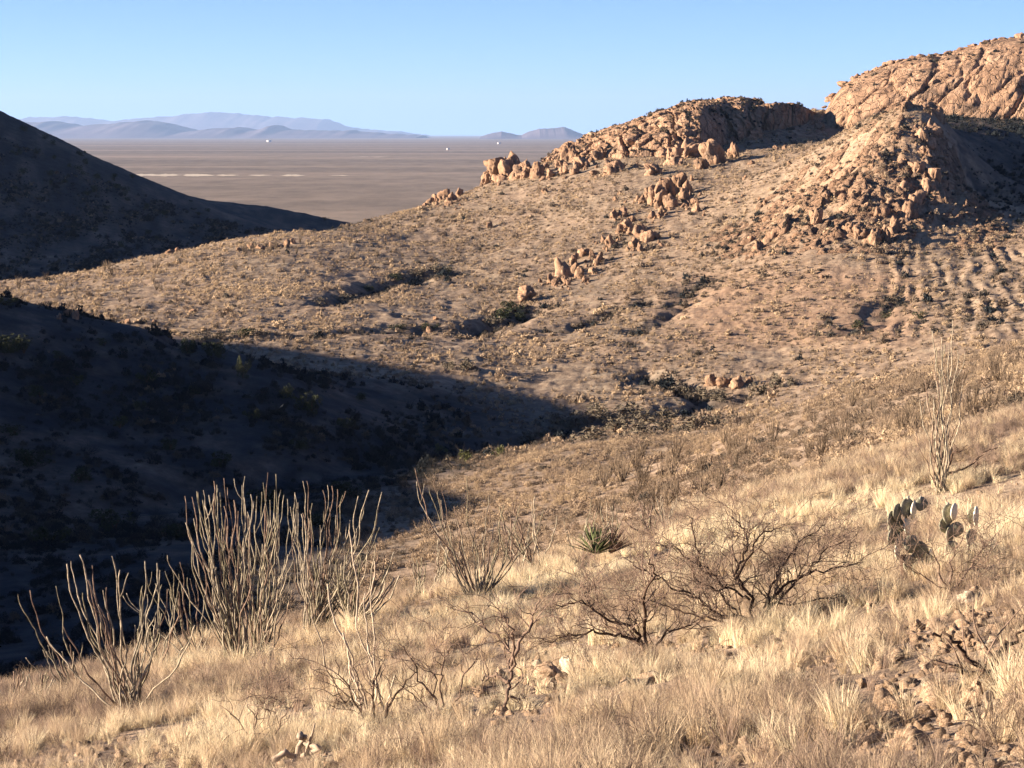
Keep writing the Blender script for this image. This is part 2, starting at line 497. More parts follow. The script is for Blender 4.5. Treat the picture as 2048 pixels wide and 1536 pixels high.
# the same hillside round and behind the viewpoint
nx_, ny_ = np.linspace(-70, 70, 141), np.linspace(-35, 40, 76)
NX, NY = np.meshgrid(nx_, ny_)
yc = np.maximum.reduce([NY, np.full_like(NY, 2.7), NX / 0.975, -NX / 1.24])
NZ = z_at(NX, yc) - 0.12
NZ = NZ - 0.25 * sstep(0, 3, np.minimum(NY - 4, np.minimum(0.9 * NY - NX, NX + 1.15 * NY)))
nm = mesh_from('hillside', np.stack([NX.ravel(), NY.ravel(), NZ.ravel()], 1), grid_faces(*NX.shape), M_TERR, smooth=True)
for a_ in ('rock', 'veg', 'red'): attr(nm, a_, np.zeros(NX.size))
tag(obj('hillside', nm), kind='structure')

# the plain to the horizon
M_PLAIN = mat_plain()
S = 90000.0
me = mesh_from('plain', [(-S, -2000, PLAIN_Z), (S, -2000, PLAIN_Z), (S, S, PLAIN_Z), (-S, S, PLAIN_Z)], [np.array([[0, 1, 2, 3]])], M_PLAIN)
tag(obj('plain', me), kind='structure')
M_SAND = mat_simple('pale_sand', (0.62, 0.52, 0.40), 0.15, 0.01, coords='pos')
def sand_strip(u0, u1, v, thick, seed):
    d = PLAIN_Z / float(ray(1024, v)[1])
    k = 60
    us = np.linspace(u0, u1, k)
    a = ray(us, np.full(k, v))[0]
    wob = fbm(us / 60.0, seed, 0, 3)
    w = np.maximum(0.05, thick * (0.7 + 0.9 * fbm(us / 25.0, seed + 9, 0, 3))) * np.clip(np.minimum(us - u0, u1 - us) / 15, 0, 1)
    dd = d / 80.0
    y0 = d + wob * dd * 1.2 - w * dd * 0.6; y1 = y0 + w * dd * 1.3
    vs = np.concatenate([np.stack([a * y0, y0, np.full(k, PLAIN_Z + 0.4)], 1), np.stack([a * y1, y1, np.full(k, PLAIN_Z + 0.4)], 1)])
    i = np.arange(k - 1)
    m_ = mesh_from('sand_flat', vs, [np.stack([i, i + 1, i + 1 + k, i + k], 1)], M_SAND)
    tag(obj('sand_flat', m_), kind='structure')
sand_strip(255, 430, 351, 4.0, 1.0); sand_strip(432, 480, 351, 2.5, 2.0); sand_strip(495, 545, 351, 2.0, 3.0)
sand_strip(558, 612, 351, 2.4, 4.0); sand_strip(655, 700, 351.5, 0.9, 5.0); sand_strip(695, 780, 314, 0.8, 6.0)

# mountains far beyond the plain
def mountain_range(name, prof, d, depth, mat, seed, rough=1.0):
    us = np.linspace(prof[0][0], prof[-1][0], 260)
    vs = np.interp(us, [p[0] for p in prof], [p[1] for p in prof])
    ease = np.clip(np.minimum(us - us[0], us[-1] - us) / 12.0, 0, 1)
    vs = vs + rough * (2.4 * fbm(us / 20.0, seed, 0, 5, 0.6)) * ease
    a, t = ray(us, vs)
    top = np.maximum(t * d, PLAIN_Z)
    rows = 25
    w = np.linspace(-1, 1, rows)[:, None]
    X = (a * d)[None, :] + np.zeros((rows, 1))
    Y = d + w * depth + np.zeros_like(X)
    shape = (1 - np.abs(w)) ** 1.1
    n = 1 + 0.55 * fbm(X / (depth * 0.5), Y / (depth * 0.6), seed, 4, ridged=True) * np.abs(w) * (1 - np.abs(w)) * 2
    Z = PLAIN_Z - 10 + (top - PLAIN_Z + 10)[None, :] * np.clip(shape * n, 0, 1)
    m_ = mesh_from(name, np.stack([X.ravel(), Y.ravel(), Z.ravel()], 1), grid_faces(rows, 260), mat, smooth=True)
    return tag(obj(name, m_), kind='structure')
M_MTN = mat_simple('far_rock', (0.14, 0.11, 0.13), 0.25, 0.0006, coords='pos')
mountain_range('mountain_range', [(-300, 268), (-200, 240), (-60, 250), (60, 235), (150, 234), (220, 242), (300, 236), (345, 233), (390, 227), (430, 224), (480, 227), (530, 233), (600, 235), (650, 239), (690, 252), (740, 259), (790, 262), (850, 269)], 62000, 6000, M_MTN, 1.5)
mountain_range('mountain_range', [(-400, 262), (-100, 250), (50, 246), (110, 243), (160, 252), (230, 248), (290, 241), (335, 245), (385, 261), (430, 258), (480, 254), (520, 261), (555, 250), (575, 258), (620, 260), (660, 262), (700, 261), (760, 266), (845, 271)], 36000, 4000, M_MTN, 4.2)
mountain_range('mountain_range', [(962, 273), (985, 266), (1005, 263), (1025, 267), (1042, 271), (1060, 263), (1078, 257), (1100, 257), (1128, 254), (1145, 260), (1165, 268), (1260, 275)], 30000, 2000, M_MTN, 7.7, 0.6)

# air
me = bpy.data.meshes.new('haze')
bm = bmesh.new(); bmesh.ops.create_cube(bm, size=1.0); bm.to_mesh(me); bm.free()
hz = obj('haze', me)
hz.scale = (S * 2 + 400, S + 2600, 1500 + 70)
hz.location = (0, (S - 2000) / 2, (1500 - 70) / 2 + 0.0)
m = bpy.data.materials.new('haze'); m.use_nodes = True
m.node_tree.nodes.clear()
o_ = m.node_tree.nodes.new('ShaderNodeOutputMaterial')
pv = m.node_tree.nodes.new('ShaderNodeVolumePrincipled')
pv.inputs['Color'].default_value = (0.42, 0.61, 1.0, 1)
pv.inputs['Density'].default_value = 1.9e-5
pv.inputs['Anisotropy'].default_value = 0.1
m.node_tree.links.new(pv.outputs[0], o_.inputs['Volume'])
me.materials.append(m)
tag(hz, kind='stuff')

# ================================================================== rocks
def mat_rock(name, cols, scale, crack=True, coords='obj', bumpd=0.3):
    m, nt, b = nodes_mat(name)
    n = NT(nt); p = n.objco() if coords == 'obj' else n.pos()
    a = n.noise(p, scale, 7, 0.62, 0.4)
    st = n.noise(n.scalevec(p, (1.0, 1.0, 0.25)), scale * 2.2, 5, 0.6)
    c = n.ramp(a, [(0.28, cols[0]), (0.5, cols[1]), (0.72, cols[2])])
    c = n.mix(n.maprange(st, 0.45, 0.75, 0, 0.55), c, cols[0])
    # dark lichen and varnish patches
    li = n.noise(p, scale * 0.8, 6, 0.7)
    c = n.mix(n.maprange(li, 0.54, 0.62, 0, 0.65), c, cols[3])
    rv = n.n('ShaderNodeObjectInfo').outputs['Random']
    hs = n.n('ShaderNodeHueSaturation'); n.l(c, hs.inputs['Color'])
    n.l(n.maprange(rv, 0, 1, 0.8, 1.2), hs.inputs['Value'])
    n.l(hs.outputs[0], b.inputs['Base Color'])
    f = n.noise(p, scale * 5, 8, 0.75)
    wv = n.n('ShaderNodeVectorMath', operation='ADD'); n.l(p, wv.inputs[0])
    nz = n.n('ShaderNodeTexNoise'); nz.inputs['Scale'].default_value = scale * 3; n.l(p, nz.inputs['Vector'])
    sv = n.n('ShaderNodeVectorMath', operation='SCALE'); n.l(nz.outputs['Color'], sv.inputs[0]); sv.inputs['Scale'].default_value = 0.25 / scale
    n.l(sv.outputs[0], wv.inputs[1])
    vc = n.n('ShaderNodeTexVoronoi', feature='DISTANCE_TO_EDGE'); vc.inputs['Scale'].default_value = scale * 3.2; n.l(n.scalevec(wv.outputs[0], (1, 1, 0.55)), vc.inputs['Vector'])
    ck = n.maprange(vc.outputs['Distance'], 0.0, 0.06)
    n.bump(n.math('ADD', n.math('ADD', f, st), n.math('MULTIPLY', ck, 0.9)), b, 1.0, bumpd)
    return m
GRAN = ((0.21, 0.13, 0.085), (0.34, 0.215, 0.14), (0.44, 0.30, 0.205), (0.10, 0.075, 0.06))
M_CLIFF = mat_rock('tan_granite_cliff', GRAN, 0.16, coords='pos', bumpd=0.7)
M_BOULD = mat_rock('tan_granite', GRAN, 0.9, bumpd=0.10)
M_ROCKN = mat_rock('pink_orange_stone', ((0.31, 0.195, 0.12), (0.47, 0.33, 0.22), (0.62, 0.48, 0.34), (0.22, 0.15, 0.11)), 2.0, bumpd=0.012)

def ico(sub):
    bm = bmesh.new(); bmesh.ops.create_icosphere(bm, subdivisions=sub, radius=1.0)
    v = np.array([x.co[:] for x in bm.verts]); f = np.array([[q.index for q in fc.verts] for fc in bm.faces])
    bm.free(); return v, f
ICO = {k: ico(k) for k in (2, 3, 4)}

def boulder_mesh(name, seed, sub=3, cuts=9, blocky=0.75, tall=1.0, lean=0.0, mat=None, smooth=False):
    r_ = np.random.default_rng(seed)
    v, f = ICO[sub]; v = v.copy()
    for k in range(cuts):
        nrm = r_.normal(size=3); nrm /= np.linalg.norm(nrm)
        lim = r_.uniform(0.38, 0.85) * blocky / 0.75
        d = v @ nrm
        v = v - np.maximum(0, d - lim)[:, None] * nrm * r_.uniform(0.8, 0.97)
    nd = v / np.maximum(np.linalg.norm(v, axis=1), 1e-6)[:, None]
    so = r_.uniform(0, 50)
    fh, cr = facets(v * np.array([1.5, 1.5, 0.9]) + so, seed)
    fh2, cr2 = facets(v * np.array([3.6, 3.6, 2.4]) + so, seed + 3)
    v = v + nd * (0.42 * fh + 0.14 * fh2 - 0.16 * np.exp(-(cr / 0.10) ** 2) - 0.06 * np.exp(-(cr2 / 0.12) ** 2) + 0.05 * fbm(v[:, 0] * 4 + so, v[:, 1] * 4, v[:, 2] * 4, 3))[:, None]
    for k in range(5):
        nrm = r_.normal(size=3); nrm /= np.linalg.norm(nrm)
        lim = r_.uniform(0.62, 0.9)
        v = v - np.maximum(0, v @ nrm - lim)[:, None] * nrm * 0.9
    if tall > 1.2:
        v[:, :2] *= (1.0 - 0.28 * np.clip(v[:, 2:3], -0.4, 1))
    v[:, 2] *= tall
    v[:, 0] += lean * v[:, 2]
    v /= np.abs(v).max(axis=0)
    return mesh_from(name, v, [f], mat or M_BOULD, smooth)
BM = [boulder_mesh('boulder', 40 + i, 3, 8 + i % 4, 0.75, 1.0, 0.0) for i in range(8)]          # rounded blocks
BT = [boulder_mesh('pinnacle', 70 + i, 3, 11, 0.62, 1.7, -0.25 + 0.05 * i) for i in range(7)]       # leaning fins
BL = [boulder_mesh('crag', 90 + i, 4, 12, 0.72, 1.0, 0.0) for i in range(5)]                        # large crags

def place_rock(name, meshes, u, v, wpx, hpx, parent=None, dmin=75, sink=0.35, deep=0.9, rz=None, g=None):
    """v is the photo row of the rock's foot; sizes in photo pixels turned to metres at the ground's distance"""
    if g is None: g = ground_at(u, v, dmin)
    if g is None: return None
    k = g[1] / F
    w, h = wpx * k / 2, hpx * k
    full = h / (1 - sink)          # part of the rock is in the ground
    o = obj(name, rnd.choice(meshes), parent)
    o.scale = (w, w * deep, full / 2)
    o.rotation_euler = (rnd.uniform(-0.12, 0.12), rnd.uniform(-0.12, 0.12), rnd.uniform(0, 6.28) if rz is None else rz)
    if rz is None: o.scale = (w, w, full / 2)
    o.location = (g[0], g[1] + w * 0.4, g[2] + h - full / 2)
    if parent is not None: o.location = Vector(o.location) - parent.location
    return o

def outcrop(name, label, u, v, dmin=75):
    g = ground_at(u, v, dmin)
    e = empty(name, tuple(g))
    return tag(e, label, 'rock outcrop')

# ---- the cliff on the right skyline
def loft_cliff(name, label, base, crest, d_base, d_crest, nu, nw, seed, groove, parent=None, amp=2.6, cell=24.0):
    us = np.linspace(base[0][0], base[-1][0], nu)
    vb = np.interp(us, [p[0] for p in base], [p[1] for p in base])
    vc = np.interp(us, [p[0] for p in crest], [p[1] for p in crest])
    db = np.interp(us, [p[0] for p in base], [p[2] for p in base])
    ws = np.linspace(0, 1.5, nw)
    ab, tb = ray(us, vb); ac, tc = ray(us, vc)
    X = np.zeros((nw, nu)); Y = X.copy(); Z = X.copy()
    zb = tb * db - 4.0; dcr = db + d_crest; zc = tc * dcr
    for j, w in enumerate(ws):
        if w <= 1:
            pz = math.sin(w * math.pi / 2) ** 0.9
            py = 1 - math.cos(w * math.pi / 2) ** 0.75
            Y[j] = db + py * d_crest; Z[j] = zb + (zc - zb) * pz
        else:
            q = (w - 1) / 0.5
            Y[j] = dcr + q * 40; Z[j] = zc - (zc - zb) * q * q * 0.9
        X[j] = (us - 1024) / F * (Y[j] * (1 - 0.0))
    Pt = np.stack([X.ravel(), Y.ravel(), Z.ravel()], 1)
    # joints: cells stretched along the steep grooves of the face
    q = Pt.copy()
    q[:, 0] = Pt[:, 0] - groove * Pt[:, 2]
    wx = 1.8 * fbm(Pt[:, 0] / 11, Pt[:, 1] / 11, Pt[:, 2] / 11 + seed, 4); wz = 2.0 * fbm(Pt[:, 0] / 9 + 31, Pt[:, 1] / 9, Pt[:, 2] / 9, 4)
    q[:, 0] += wx; q[:, 2] += wz
    h1, c1 = facets(np.stack([q[:, 0] / 10, q[:, 1] / 26, q[:, 2] / cell], 1), seed)
    h2, c2 = facets(np.stack([q[:, 0] / 3.6, q[:, 1] / 9, q[:, 2] / (cell * 0.4)], 1), seed + 5)
    h3, c3 = facets(np.stack([q[:, 0] / 1.5, q[:, 1] / 3, q[:, 2] / 2.6], 1), seed + 9)
    disp = amp * (0.62 * h1 + 0.26 * h2 + 0.10 * h3 - 0.75 * np.exp(-(c1 / 0.05) ** 2) - 0.26 * np.exp(-(c2 / 0.07) ** 2))
    disp += amp * 0.10 * fbm(Pt[:, 0] / 1.6, Pt[:, 1] / 2, Pt[:, 2] / 2.2, 4, 0.6)
    N = np.array([-0.45, -0.85, 0.30]); N /= np.linalg.norm(N)
    Pt = Pt + disp[:, None] * N
    m_ = mesh_from(name, Pt, grid_faces(nw, nu), M_CLIFF, smooth=False)
    return m_, us, vc, dcr
D_CREST = [(1612, 282), (1630, 248), (1645, 222), (1660, 196), (1676, 176), (1694, 162), (1720, 150), (1752, 138), (1790, 124), (1830, 114), (1870, 113), (1905, 104), (1950, 90), (1990, 80), (2048, 74), (2120, 60), (2300, 30), (2450, 50), (2600, 120)]
D_BASE = [(1612, 288, 612), (1700, 270, 604), (1800, 244, 600), (1900, 224, 596), (2048, 244, 590), (2300, 230, 580), (2600, 230, 570)]
m_, cus, cvc, cdc = loft_cliff('cliff_face', None, D_BASE, D_CREST, 0, 34, 520, 120, 3, 0.9, amp=1.25)
cliff = tag(empty('rock_cliff', (120, 600, -2)), 'long tan granite cliff with slanting grooves on the right skyline behind the rocky pyramid hill', 'cliff')
o = obj('cliff_face', m_, cliff); o.location = (-120, -600, 2)
for i in range(46):
    k = int(len(cus) * (i + rnd.random() * 0.9) / 46 * 0.52)
    u = cus[k]; dd = cdc[k] - rnd.uniform(0, 3)
    a, t = ray(u, cvc[k])
    sz = rnd.uniform(0.8, 2.2) * (1.0 if u > 1660 else 0.6)
    b_ = obj('boulder', rnd.choice(BM + BT), cliff)
    b_.location = (a * dd - 120, dd - 600, t * dd - sz * 0.2 + 2); b_.scale = (sz * rnd.uniform(0.8, 1.7), sz * 1.2, sz * rnd.uniform(0.5, 0.9)); b_.rotation_euler = (rnd.uniform(-.3, .3), rnd.uniform(-.3, .3), rnd.uniform(0, 6))

# ---- the craggy ridge on the skyline
ridge = outcrop('rock_ridge', 'broad craggy granite ridge with a dark cracked end wall, on the skyline above the slope', 1400, 330)
RC = [(1105, 292), (1150, 276), (1180, 264), (1220, 250), (1250, 238), (1300, 220), (1370, 198), (1430, 190), (1480, 183), (1540, 188), (1580, 194), (1615, 212), (1640, 240)]
RB = [(1105, 318), (1180, 335), (1250, 345), (1330, 330), (1400, 322), (1450, 300), (1520, 290), (1640, 284)]
def lerp_px(tab, u): return float(np.interp(u, [p[0] for p in tab], [p[1] for p in tab]))
# wall at the right end, in its own shade
W_BASE = [(1425, 300, 600), (1500, 290, 604), (1560, 284, 608), (1610, 282, 614), (1650, 284, 640)]
W_CREST = [(1425, 262), (1450, 228), (1480, 214), (1520, 208), (1555, 205), (1590, 208), (1625, 224), (1650, 246)]
m_, *_ = loft_cliff('end_wall', None, W_BASE, W_CREST, 0, 5, 170, 60, 9, 0.05, amp=2.2)
o = obj('end_wall', m_, ridge); o.location = tuple(-Vector(ridge.location))
m_, *_ = loft_cliff('crag_face', None, [(1085, 330, 585), (1180, 338, 580), (1250, 346, 566), (1330, 334, 562), (1400, 326, 565), (1450, 305, 585), (1520, 296, 590)],
                    [(1085, 318), (1105, 302), (1150, 282), (1180, 270), (1220, 255), (1250, 244), (1300, 226), (1370, 205), (1430, 197), (1480, 192), (1520, 200)], 0, 60, 330, 150, 21, 0.2, amp=3.4, cell=9.0)
o = obj('crag_face', m_, ridge); o.location = tuple(-Vector(ridge.location))
for i in range(150):
    u = rnd.uniform(1108, 1642)
    c, b_ = lerp_px(RC, u), lerp_px(RB, u)
    q = rnd.random() ** 0.8
    if i % 3 == 0: q = rnd.uniform(0.0, 0.10)
    if u > 1440 and q > 0.2: continue
    v = c + 22 + q * max(4, (b_ - c - 22))
    big = rnd.random() < 0.22
    h = rnd.uniform(16, 28) if big else rnd.uniform(6, 14)
    if q < 0.12: h = min(h, 16)
    place_rock('boulder', BL + BT if big else BM + BT, u, v, h * rnd.uniform(0.9, 1.8), h, ridge, 500)
for (u, v, w, h) in [(1430, 328, 62, 58), (1380, 318, 60, 44), (1468, 318, 30, 34), (1345, 330, 50, 36), (1405, 340, 40, 26), (1310, 352, 46, 26), (1230, 348, 54, 28), (1200, 320, 40, 30), (1140, 322, 46, 38), (1290, 290, 46, 40), (1350, 262, 50, 42), (1440, 262, 56, 60), (1400, 250, 44, 48), (1480, 250, 40, 50)]:
    place_rock('crag', BL, u, v, w, h, ridge, 450)

def cluster(label, name, anchor, rocks, dmin=250):
    e = outcrop(name, label, *anchor, dmin)
    for (u, v, w, h, kind) in rocks:
        if kind == 't': h *= 0.92; w *= 1.2
        for q in range(3 if kind != 'c' else 2):
            place_rock('boulder', BM + BT[:3], u + rnd.gauss(-3, 13), v + rnd.gauss(2, 6), w * rnd.uniform(0.3, 0.6), h * rnd.uniform(0.2, 0.45), e, dmin, 0.5)
        place_rock('boulder' if kind != 't' else 'pinnacle', {'b': BM, 't': BT + BL[:3], 'c': BL}[kind], u, v, w, h, e, dmin)
    return e
cluster('rounded tan granite dome with smaller blocks at the low end of the skyline ridge', 'rock_dome', (1010, 358),
        [(998, 360, 62, 46, 'c'), (1022, 356, 66, 54, 'c'), (1010, 350, 60, 44, 'c'), (982, 362, 34, 30, 'c'), (1050, 358, 52, 40, 'c'), (1072, 356, 40, 34, 'c'), (975, 362, 24, 32, 't'), (968, 366, 14, 18, 'b'), (1100, 356, 34, 22, 'b'), (1125, 352, 30, 22, 'b'), (1150, 350, 26, 20, 'b'),
         (1030, 316, 26, 16, 'b'), (1120, 335, 22, 20, 't'), (1090, 340, 20, 16, 'b'), (1165, 338, 40, 26, 'c'), (1190, 352, 26, 16, 'b')])
cluster('pale rocks strung along the slope crest beside the rounded granite dome', 'rock_outcrop', (885, 400),
        [(858, 406, 18, 16, 'b'), (872, 404, 18, 22, 't'), (888, 400, 30, 24, 'b'), (905, 404, 26, 24, 't'), (918, 394, 22, 18, 'b'), (880, 392, 18, 14, 't'), (898, 412, 18, 10, 'b'), (850, 402, 8, 8, 'b')])
cluster('steep pile of pale blocks casting a long shadow, just below the craggy ridge', 'rock_outcrop', (1340, 400),
        [(1310, 412, 46, 50, 'c'), (1335, 400, 50, 52, 'c'), (1356, 386, 40, 42, 'c'), (1375, 392, 30, 40, 't'), (1300, 404, 26, 30, 't'), (1345, 416, 40, 24, 'b'), (1370, 410, 34, 26, 'b'), (1395, 424, 18, 30, 't'), (1390, 410, 20, 20, 'b'),
         (1325, 430, 20, 18, 't'), (1305, 438, 20, 16, 'b'), (1285, 408, 14, 20, 't')])
cluster('jagged pale fins halfway down the rock line, above the lower fins', 'rock_outcrop', (1265, 480),
        [(1228, 440, 16, 22, 't'), (1245, 436, 18, 26, 't'), (1255, 466, 34, 34, 't'), (1278, 476, 36, 30, 'b'), (1295, 484, 30, 24, 'b'), (1310, 480, 22, 22, 't'), (1270, 498, 24, 26, 't'), (1282, 506, 16, 20, 't'), (1240, 470, 20, 20, 'b'), (1218, 496, 24, 30, 't'), (1208, 488, 14, 18, 'b'), (1262, 446, 20, 14, 'b'), (1320, 438, 14, 18, 't')])
cluster('lowest group of jagged pale fins on the rock line, above the lone boulder', 'rock_outcrop', (1140, 560),
        [(1100, 566, 18, 22, 'b'), (1124, 556, 34, 44, 't'), (1112, 570, 14, 16, 't'), (1146, 532, 18, 28, 't'), (1168, 514, 22, 22, 't'), (1182, 520, 18, 24, 't'), (1192, 534, 16, 26, 't'), (1200, 528, 14, 26, 't'), (1160, 558, 20, 30, 't'), (1170, 566, 16, 16, 't'), (1135, 572, 20, 16, 'b'), (1150, 548, 22, 20, 'b'), (1188, 548, 18, 16, 't'), (1080, 566, 10, 10, 'b'), (1130, 566, 18, 14, 'b')])
# lone boulder
lone = place_rock('boulder', [boulder_mesh('boulder', 131, 4, 9, 0.62, 1.0)], 1054, 604, 50, 34, None, 250, 0.25, rz=0.5)
tag(lone, 'lone angular boulder, lit on one side, below the lowest jagged fins', 'boulder')
small = [(978, 456, 14, 12), (1000, 372, 14, 9), (1088, 388, 16, 12), (1240, 392, 12, 9), (1230, 402, 12, 10), (1552, 300, 14, 10), (1570, 300, 16, 10), (1505, 330, 18, 8), (1530, 410, 14, 10), (1518, 404, 12, 10), (1490, 360, 12, 10), (1580, 330, 12, 8), (340, 508, 24, 10), (355, 504, 14, 10), (570, 496, 20, 18), (548, 498, 24, 14), (520, 500, 22, 10), (500, 498, 18, 10), (585, 490, 14, 14), (476, 502, 16, 8),
         (118, 640, 18, 14), (134, 636, 22, 18), (150, 640, 16, 18), (310, 650, 16, 10), (255, 648, 14, 10), (385, 628, 20, 10), (870, 640, 20, 10), (1425, 772, 34, 26), (1450, 776, 40, 34), (1475, 778, 30, 24), (1500, 770, 20, 14), (860, 668, 16, 14), (1645, 560, 10, 8), (1930, 486, 14, 8)]
for (u, v, w, h) in small:
    o = place_rock('boulder', BM, u, v, w, h, None, 240)
    if o: tag(o, ('pale boulder in a short row on the golden slope crest' if u < 600 and v < 520 else 'boulder on the crest of the shaded near hill' if u < 160 else 'tan boulder in the wash bank' if v > 740 else 'small boulder near the skyline crags' if v < 420 else 'small boulder lying alone on the far sunlit slope'), 'boulder', 'scattered boulders on the far slope')

# ---- the pyramid hill
pyr = outcrop('rock_outcrop', 'rocky pyramid hill of broken tan ribs that shades the slope behind it', 1750, 480, 300)
rib = [(1448, 530, 22, 22), (1462, 520, 24, 22), (1476, 512, 22, 18), (1498, 490, 26, 26), (1510, 478, 26, 30), (1522, 462, 28, 32), (1540, 440, 26, 30), (1556, 424, 24, 26), (1572, 410, 22, 22), (1590, 388, 26, 24), (1520, 500, 30, 34), (1540, 486, 30, 34), (1560, 470, 30, 30), (1580, 500, 24, 22), (1556, 520, 24, 28), (1530, 526, 22, 22), (1600, 470, 28, 26), (1635, 452, 34, 50),
       (1618, 430, 22, 30), (1700, 470, 36, 40), (1720, 478, 40, 44), (1745, 490, 44, 50), (1770, 484, 40, 56), (1790, 470, 40, 60), (1690, 488, 24, 20), (1760, 440, 40, 40), (1730, 430, 30, 24), (1810, 440, 44, 60), (1830, 410, 40, 50), (1850, 390, 40, 50), (1870, 372, 34, 50), (1840, 350, 40, 40), (1856, 320, 40, 46), (1850, 290, 46, 52), (1866, 270, 40, 50), (1836, 268, 36, 30), (1870, 240, 40, 44), (1850, 222, 36, 26), (1880, 226, 26, 24), (1826, 240, 26, 20),
       (1800, 262, 24, 22), (1780, 290, 30, 22), (1760, 320, 26, 24), (1720, 330, 30, 24), (1700, 350, 34, 22), (1680, 330, 24, 16), (1660, 350, 28, 18), (1740, 340, 24, 16), (1690, 400, 26, 18), (1660, 400, 26, 18), (1720, 388, 30, 20), (1780, 350, 30, 22), (1800, 330, 26, 24), (1810, 380, 30, 26), (1780, 410, 30, 24), (1650, 480, 26, 20), (1670, 450, 24, 18), (1610, 400, 20, 16), (1640, 376, 22, 14)]
xs_, ys_ = np.arange(30, 108, 0.28), np.arange(372, 476, 0.36)
EX, EY = np.meshgrid(xs_, ys_)
ez = z_at(EX, EY)
msk = sstep(94, 85, EX) * np.exp(-(((EX - 70) / 30) ** 2 + ((EY - 424) / 38) ** 2) ** 2.2)
ca_, sa_ = math.cos(0.36), math.sin(0.36)
A_, B_ = EX * ca_ - EY * sa_, EX * sa_ + EY * ca_
A_ = A_ + 1.2 * fbm(EX / 6, EY / 6, 1.0, 4); B_ = B_ + 2.5 * fbm(EX / 6, EY / 6, 4.0, 4)
h1, c1 = facets(np.stack([A_.ravel() / 5.2, B_.ravel() / 13, ez.ravel() * 0 + 0.5], 1), 31)
h2, c2 = facets(np.stack([A_.ravel() / 2.0, B_.ravel() / 5.5, ez.ravel() * 0 + 0.5], 1), 37)
h3, c3 = facets(np.stack([A_.ravel() / 0.9, B_.ravel() / 2.2, ez.ravel() * 0 + 0.5], 1), 41)
soil = sstep(-0.35, 0.55, fbm(EX / 11, EY / 16, 8.8, 3)).ravel()
ed = 2.6 * h1 * soil + 1.0 * h2 * (0.35 + soil * 0.65) + 0.32 * h3 - 0.8 * np.exp(-(c1 / 0.08) ** 2) * soil - 0.3 * np.exp(-(c2 / 0.1) ** 2)
ed = ed + 0.25 * fbm(EX / 1.5, EY / 2, 1.2, 3).ravel()
EZ = ez + (ed.reshape(EX.shape) + 0.25) * msk - 2.5 * (1 - sstep(0.0, 0.25, msk))
o = obj('rock_face', mesh_from('rock_face', np.stack([EX.ravel(), EY.ravel(), EZ.ravel()], 1), grid_faces(*EX.shape), M_CLIFF), pyr)
o.location = tuple(-Vector(pyr.location))
for (u, v, w, h) in [r4 for r4 in rib if r4[2] >= 26]:
    place_rock('crag' if w > 34 else 'boulder', BL if w > 30 else BM, u, v, w * 1.25, h * 0.62, pyr, 300, 0.6)
for i in range(26):
    u, v = rnd.uniform(1460, 1880), rnd.uniform(230, 520)
    if v < 232 + abs(u - 1855) * 0.42 or v > 540 - abs(u - 1560) * 0.18: continue
    h = rnd.uniform(4, 9)
    place_rock('boulder', BM, u, v, h * rnd.uniform(1.4, 3.2), h, pyr, 300, 0.6)
# ================================================================== scattered cover (instances, nobody could count it)
def blade_mesh(name, mat, n, h, spread, width, curve, seed, hv=0.5, segs=3, droop=0.0):
    """a tuft of tapered grass blades"""
    r_ = np.random.default_rng(seed)
    V, Fq, Ft = [], [], []
    for i in range(n):
        a = r_.uniform(0, 2 * math.pi); rr = spread * 0.35 * math.sqrt(r_.random())
        hh = h * r_.uniform(1 - hv, 1.05); lean = curve * r_.uniform(0.3, 1.3)
        dx, dy = math.cos(a), math.sin(a)
        b0 = np.array([rr * math.cos(a + 0.7), rr * math.sin(a + 0.7), -0.03])
        w = width * r_.uniform(0.7, 1.3); tw = r_.uniform(0, math.pi)
        side = np.array([math.cos(tw), math.sin(tw), 0]) * w / 2
        st = len(V)
        for k in range(segs + 1):
            t = k / segs
            p = b0 + np.array([dx, dy, 0]) * (lean * hh * t ** 1.7) + np.array([0, 0, hh * (t - droop * t ** 3)])
            ww = (1 - t) ** 0.7
            if k < segs: V += [p - side * ww, p + side * ww]
            else: V.append(p)
        for k in range(segs - 1):
            Fq.append([st + 2 * k, st + 2 * k + 1, st + 2 * k + 3, st + 2 * k + 2])
        Ft.append([st + 2 * segs - 2, st + 2 * segs - 1, st + 2 * segs])
    return mesh_from(name, V, [np.array(Fq), np.array(Ft)], mat)

def tubes(paths, sides=4):
    """verts and quads of several tapered tubes; a path is (points, radii)"""
    V, Q = [], []
    for pts, rad in paths:
        pts = np.asarray(pts, float); rad = np.asarray(rad, float)
        pts = np.concatenate([pts[:1], pts, pts[-1:]]); rad = np.concatenate([rad[:1] * 0.05, rad, rad[-1:] * 0.05]); n = len(pts)
        tan = np.gradient(pts, axis=0); tan[0] = tan[1]; tan[-1] = tan[-2]; tan /= np.maximum(np.linalg.norm(tan, axis=1), 1e-9)[:, None]
        ref = np.array([0.31, 0.93, 0.17])
        s1 = np.cross(tan, ref); s1 /= np.maximum(np.linalg.norm(s1, axis=1), 1e-9)[:, None]
        s2 = np.cross(tan, s1)
        st = sum(len(x) for x in V)
        an = np.arange(sides) * 2 * math.pi / sides
        ring = (pts[:, None, :] + (s1[:, None, :] * np.cos(an)[None, :, None] + s2[:, None, :] * np.sin(an)[None, :, None]) * np.asarray(rad)[:, None, None])
        V.append(ring.reshape(-1, 3))
        i = np.arange(n - 1)[:, None] * sides; j = np.arange(sides)[None, :]; j2 = (j + 1) % sides
        Q.append(np.stack([st + i + j, st + i + j2, st + i + sides + j2, st + i + sides + j], -1).reshape(-1, 4))
    return np.concatenate(V), np.concatenate(Q)

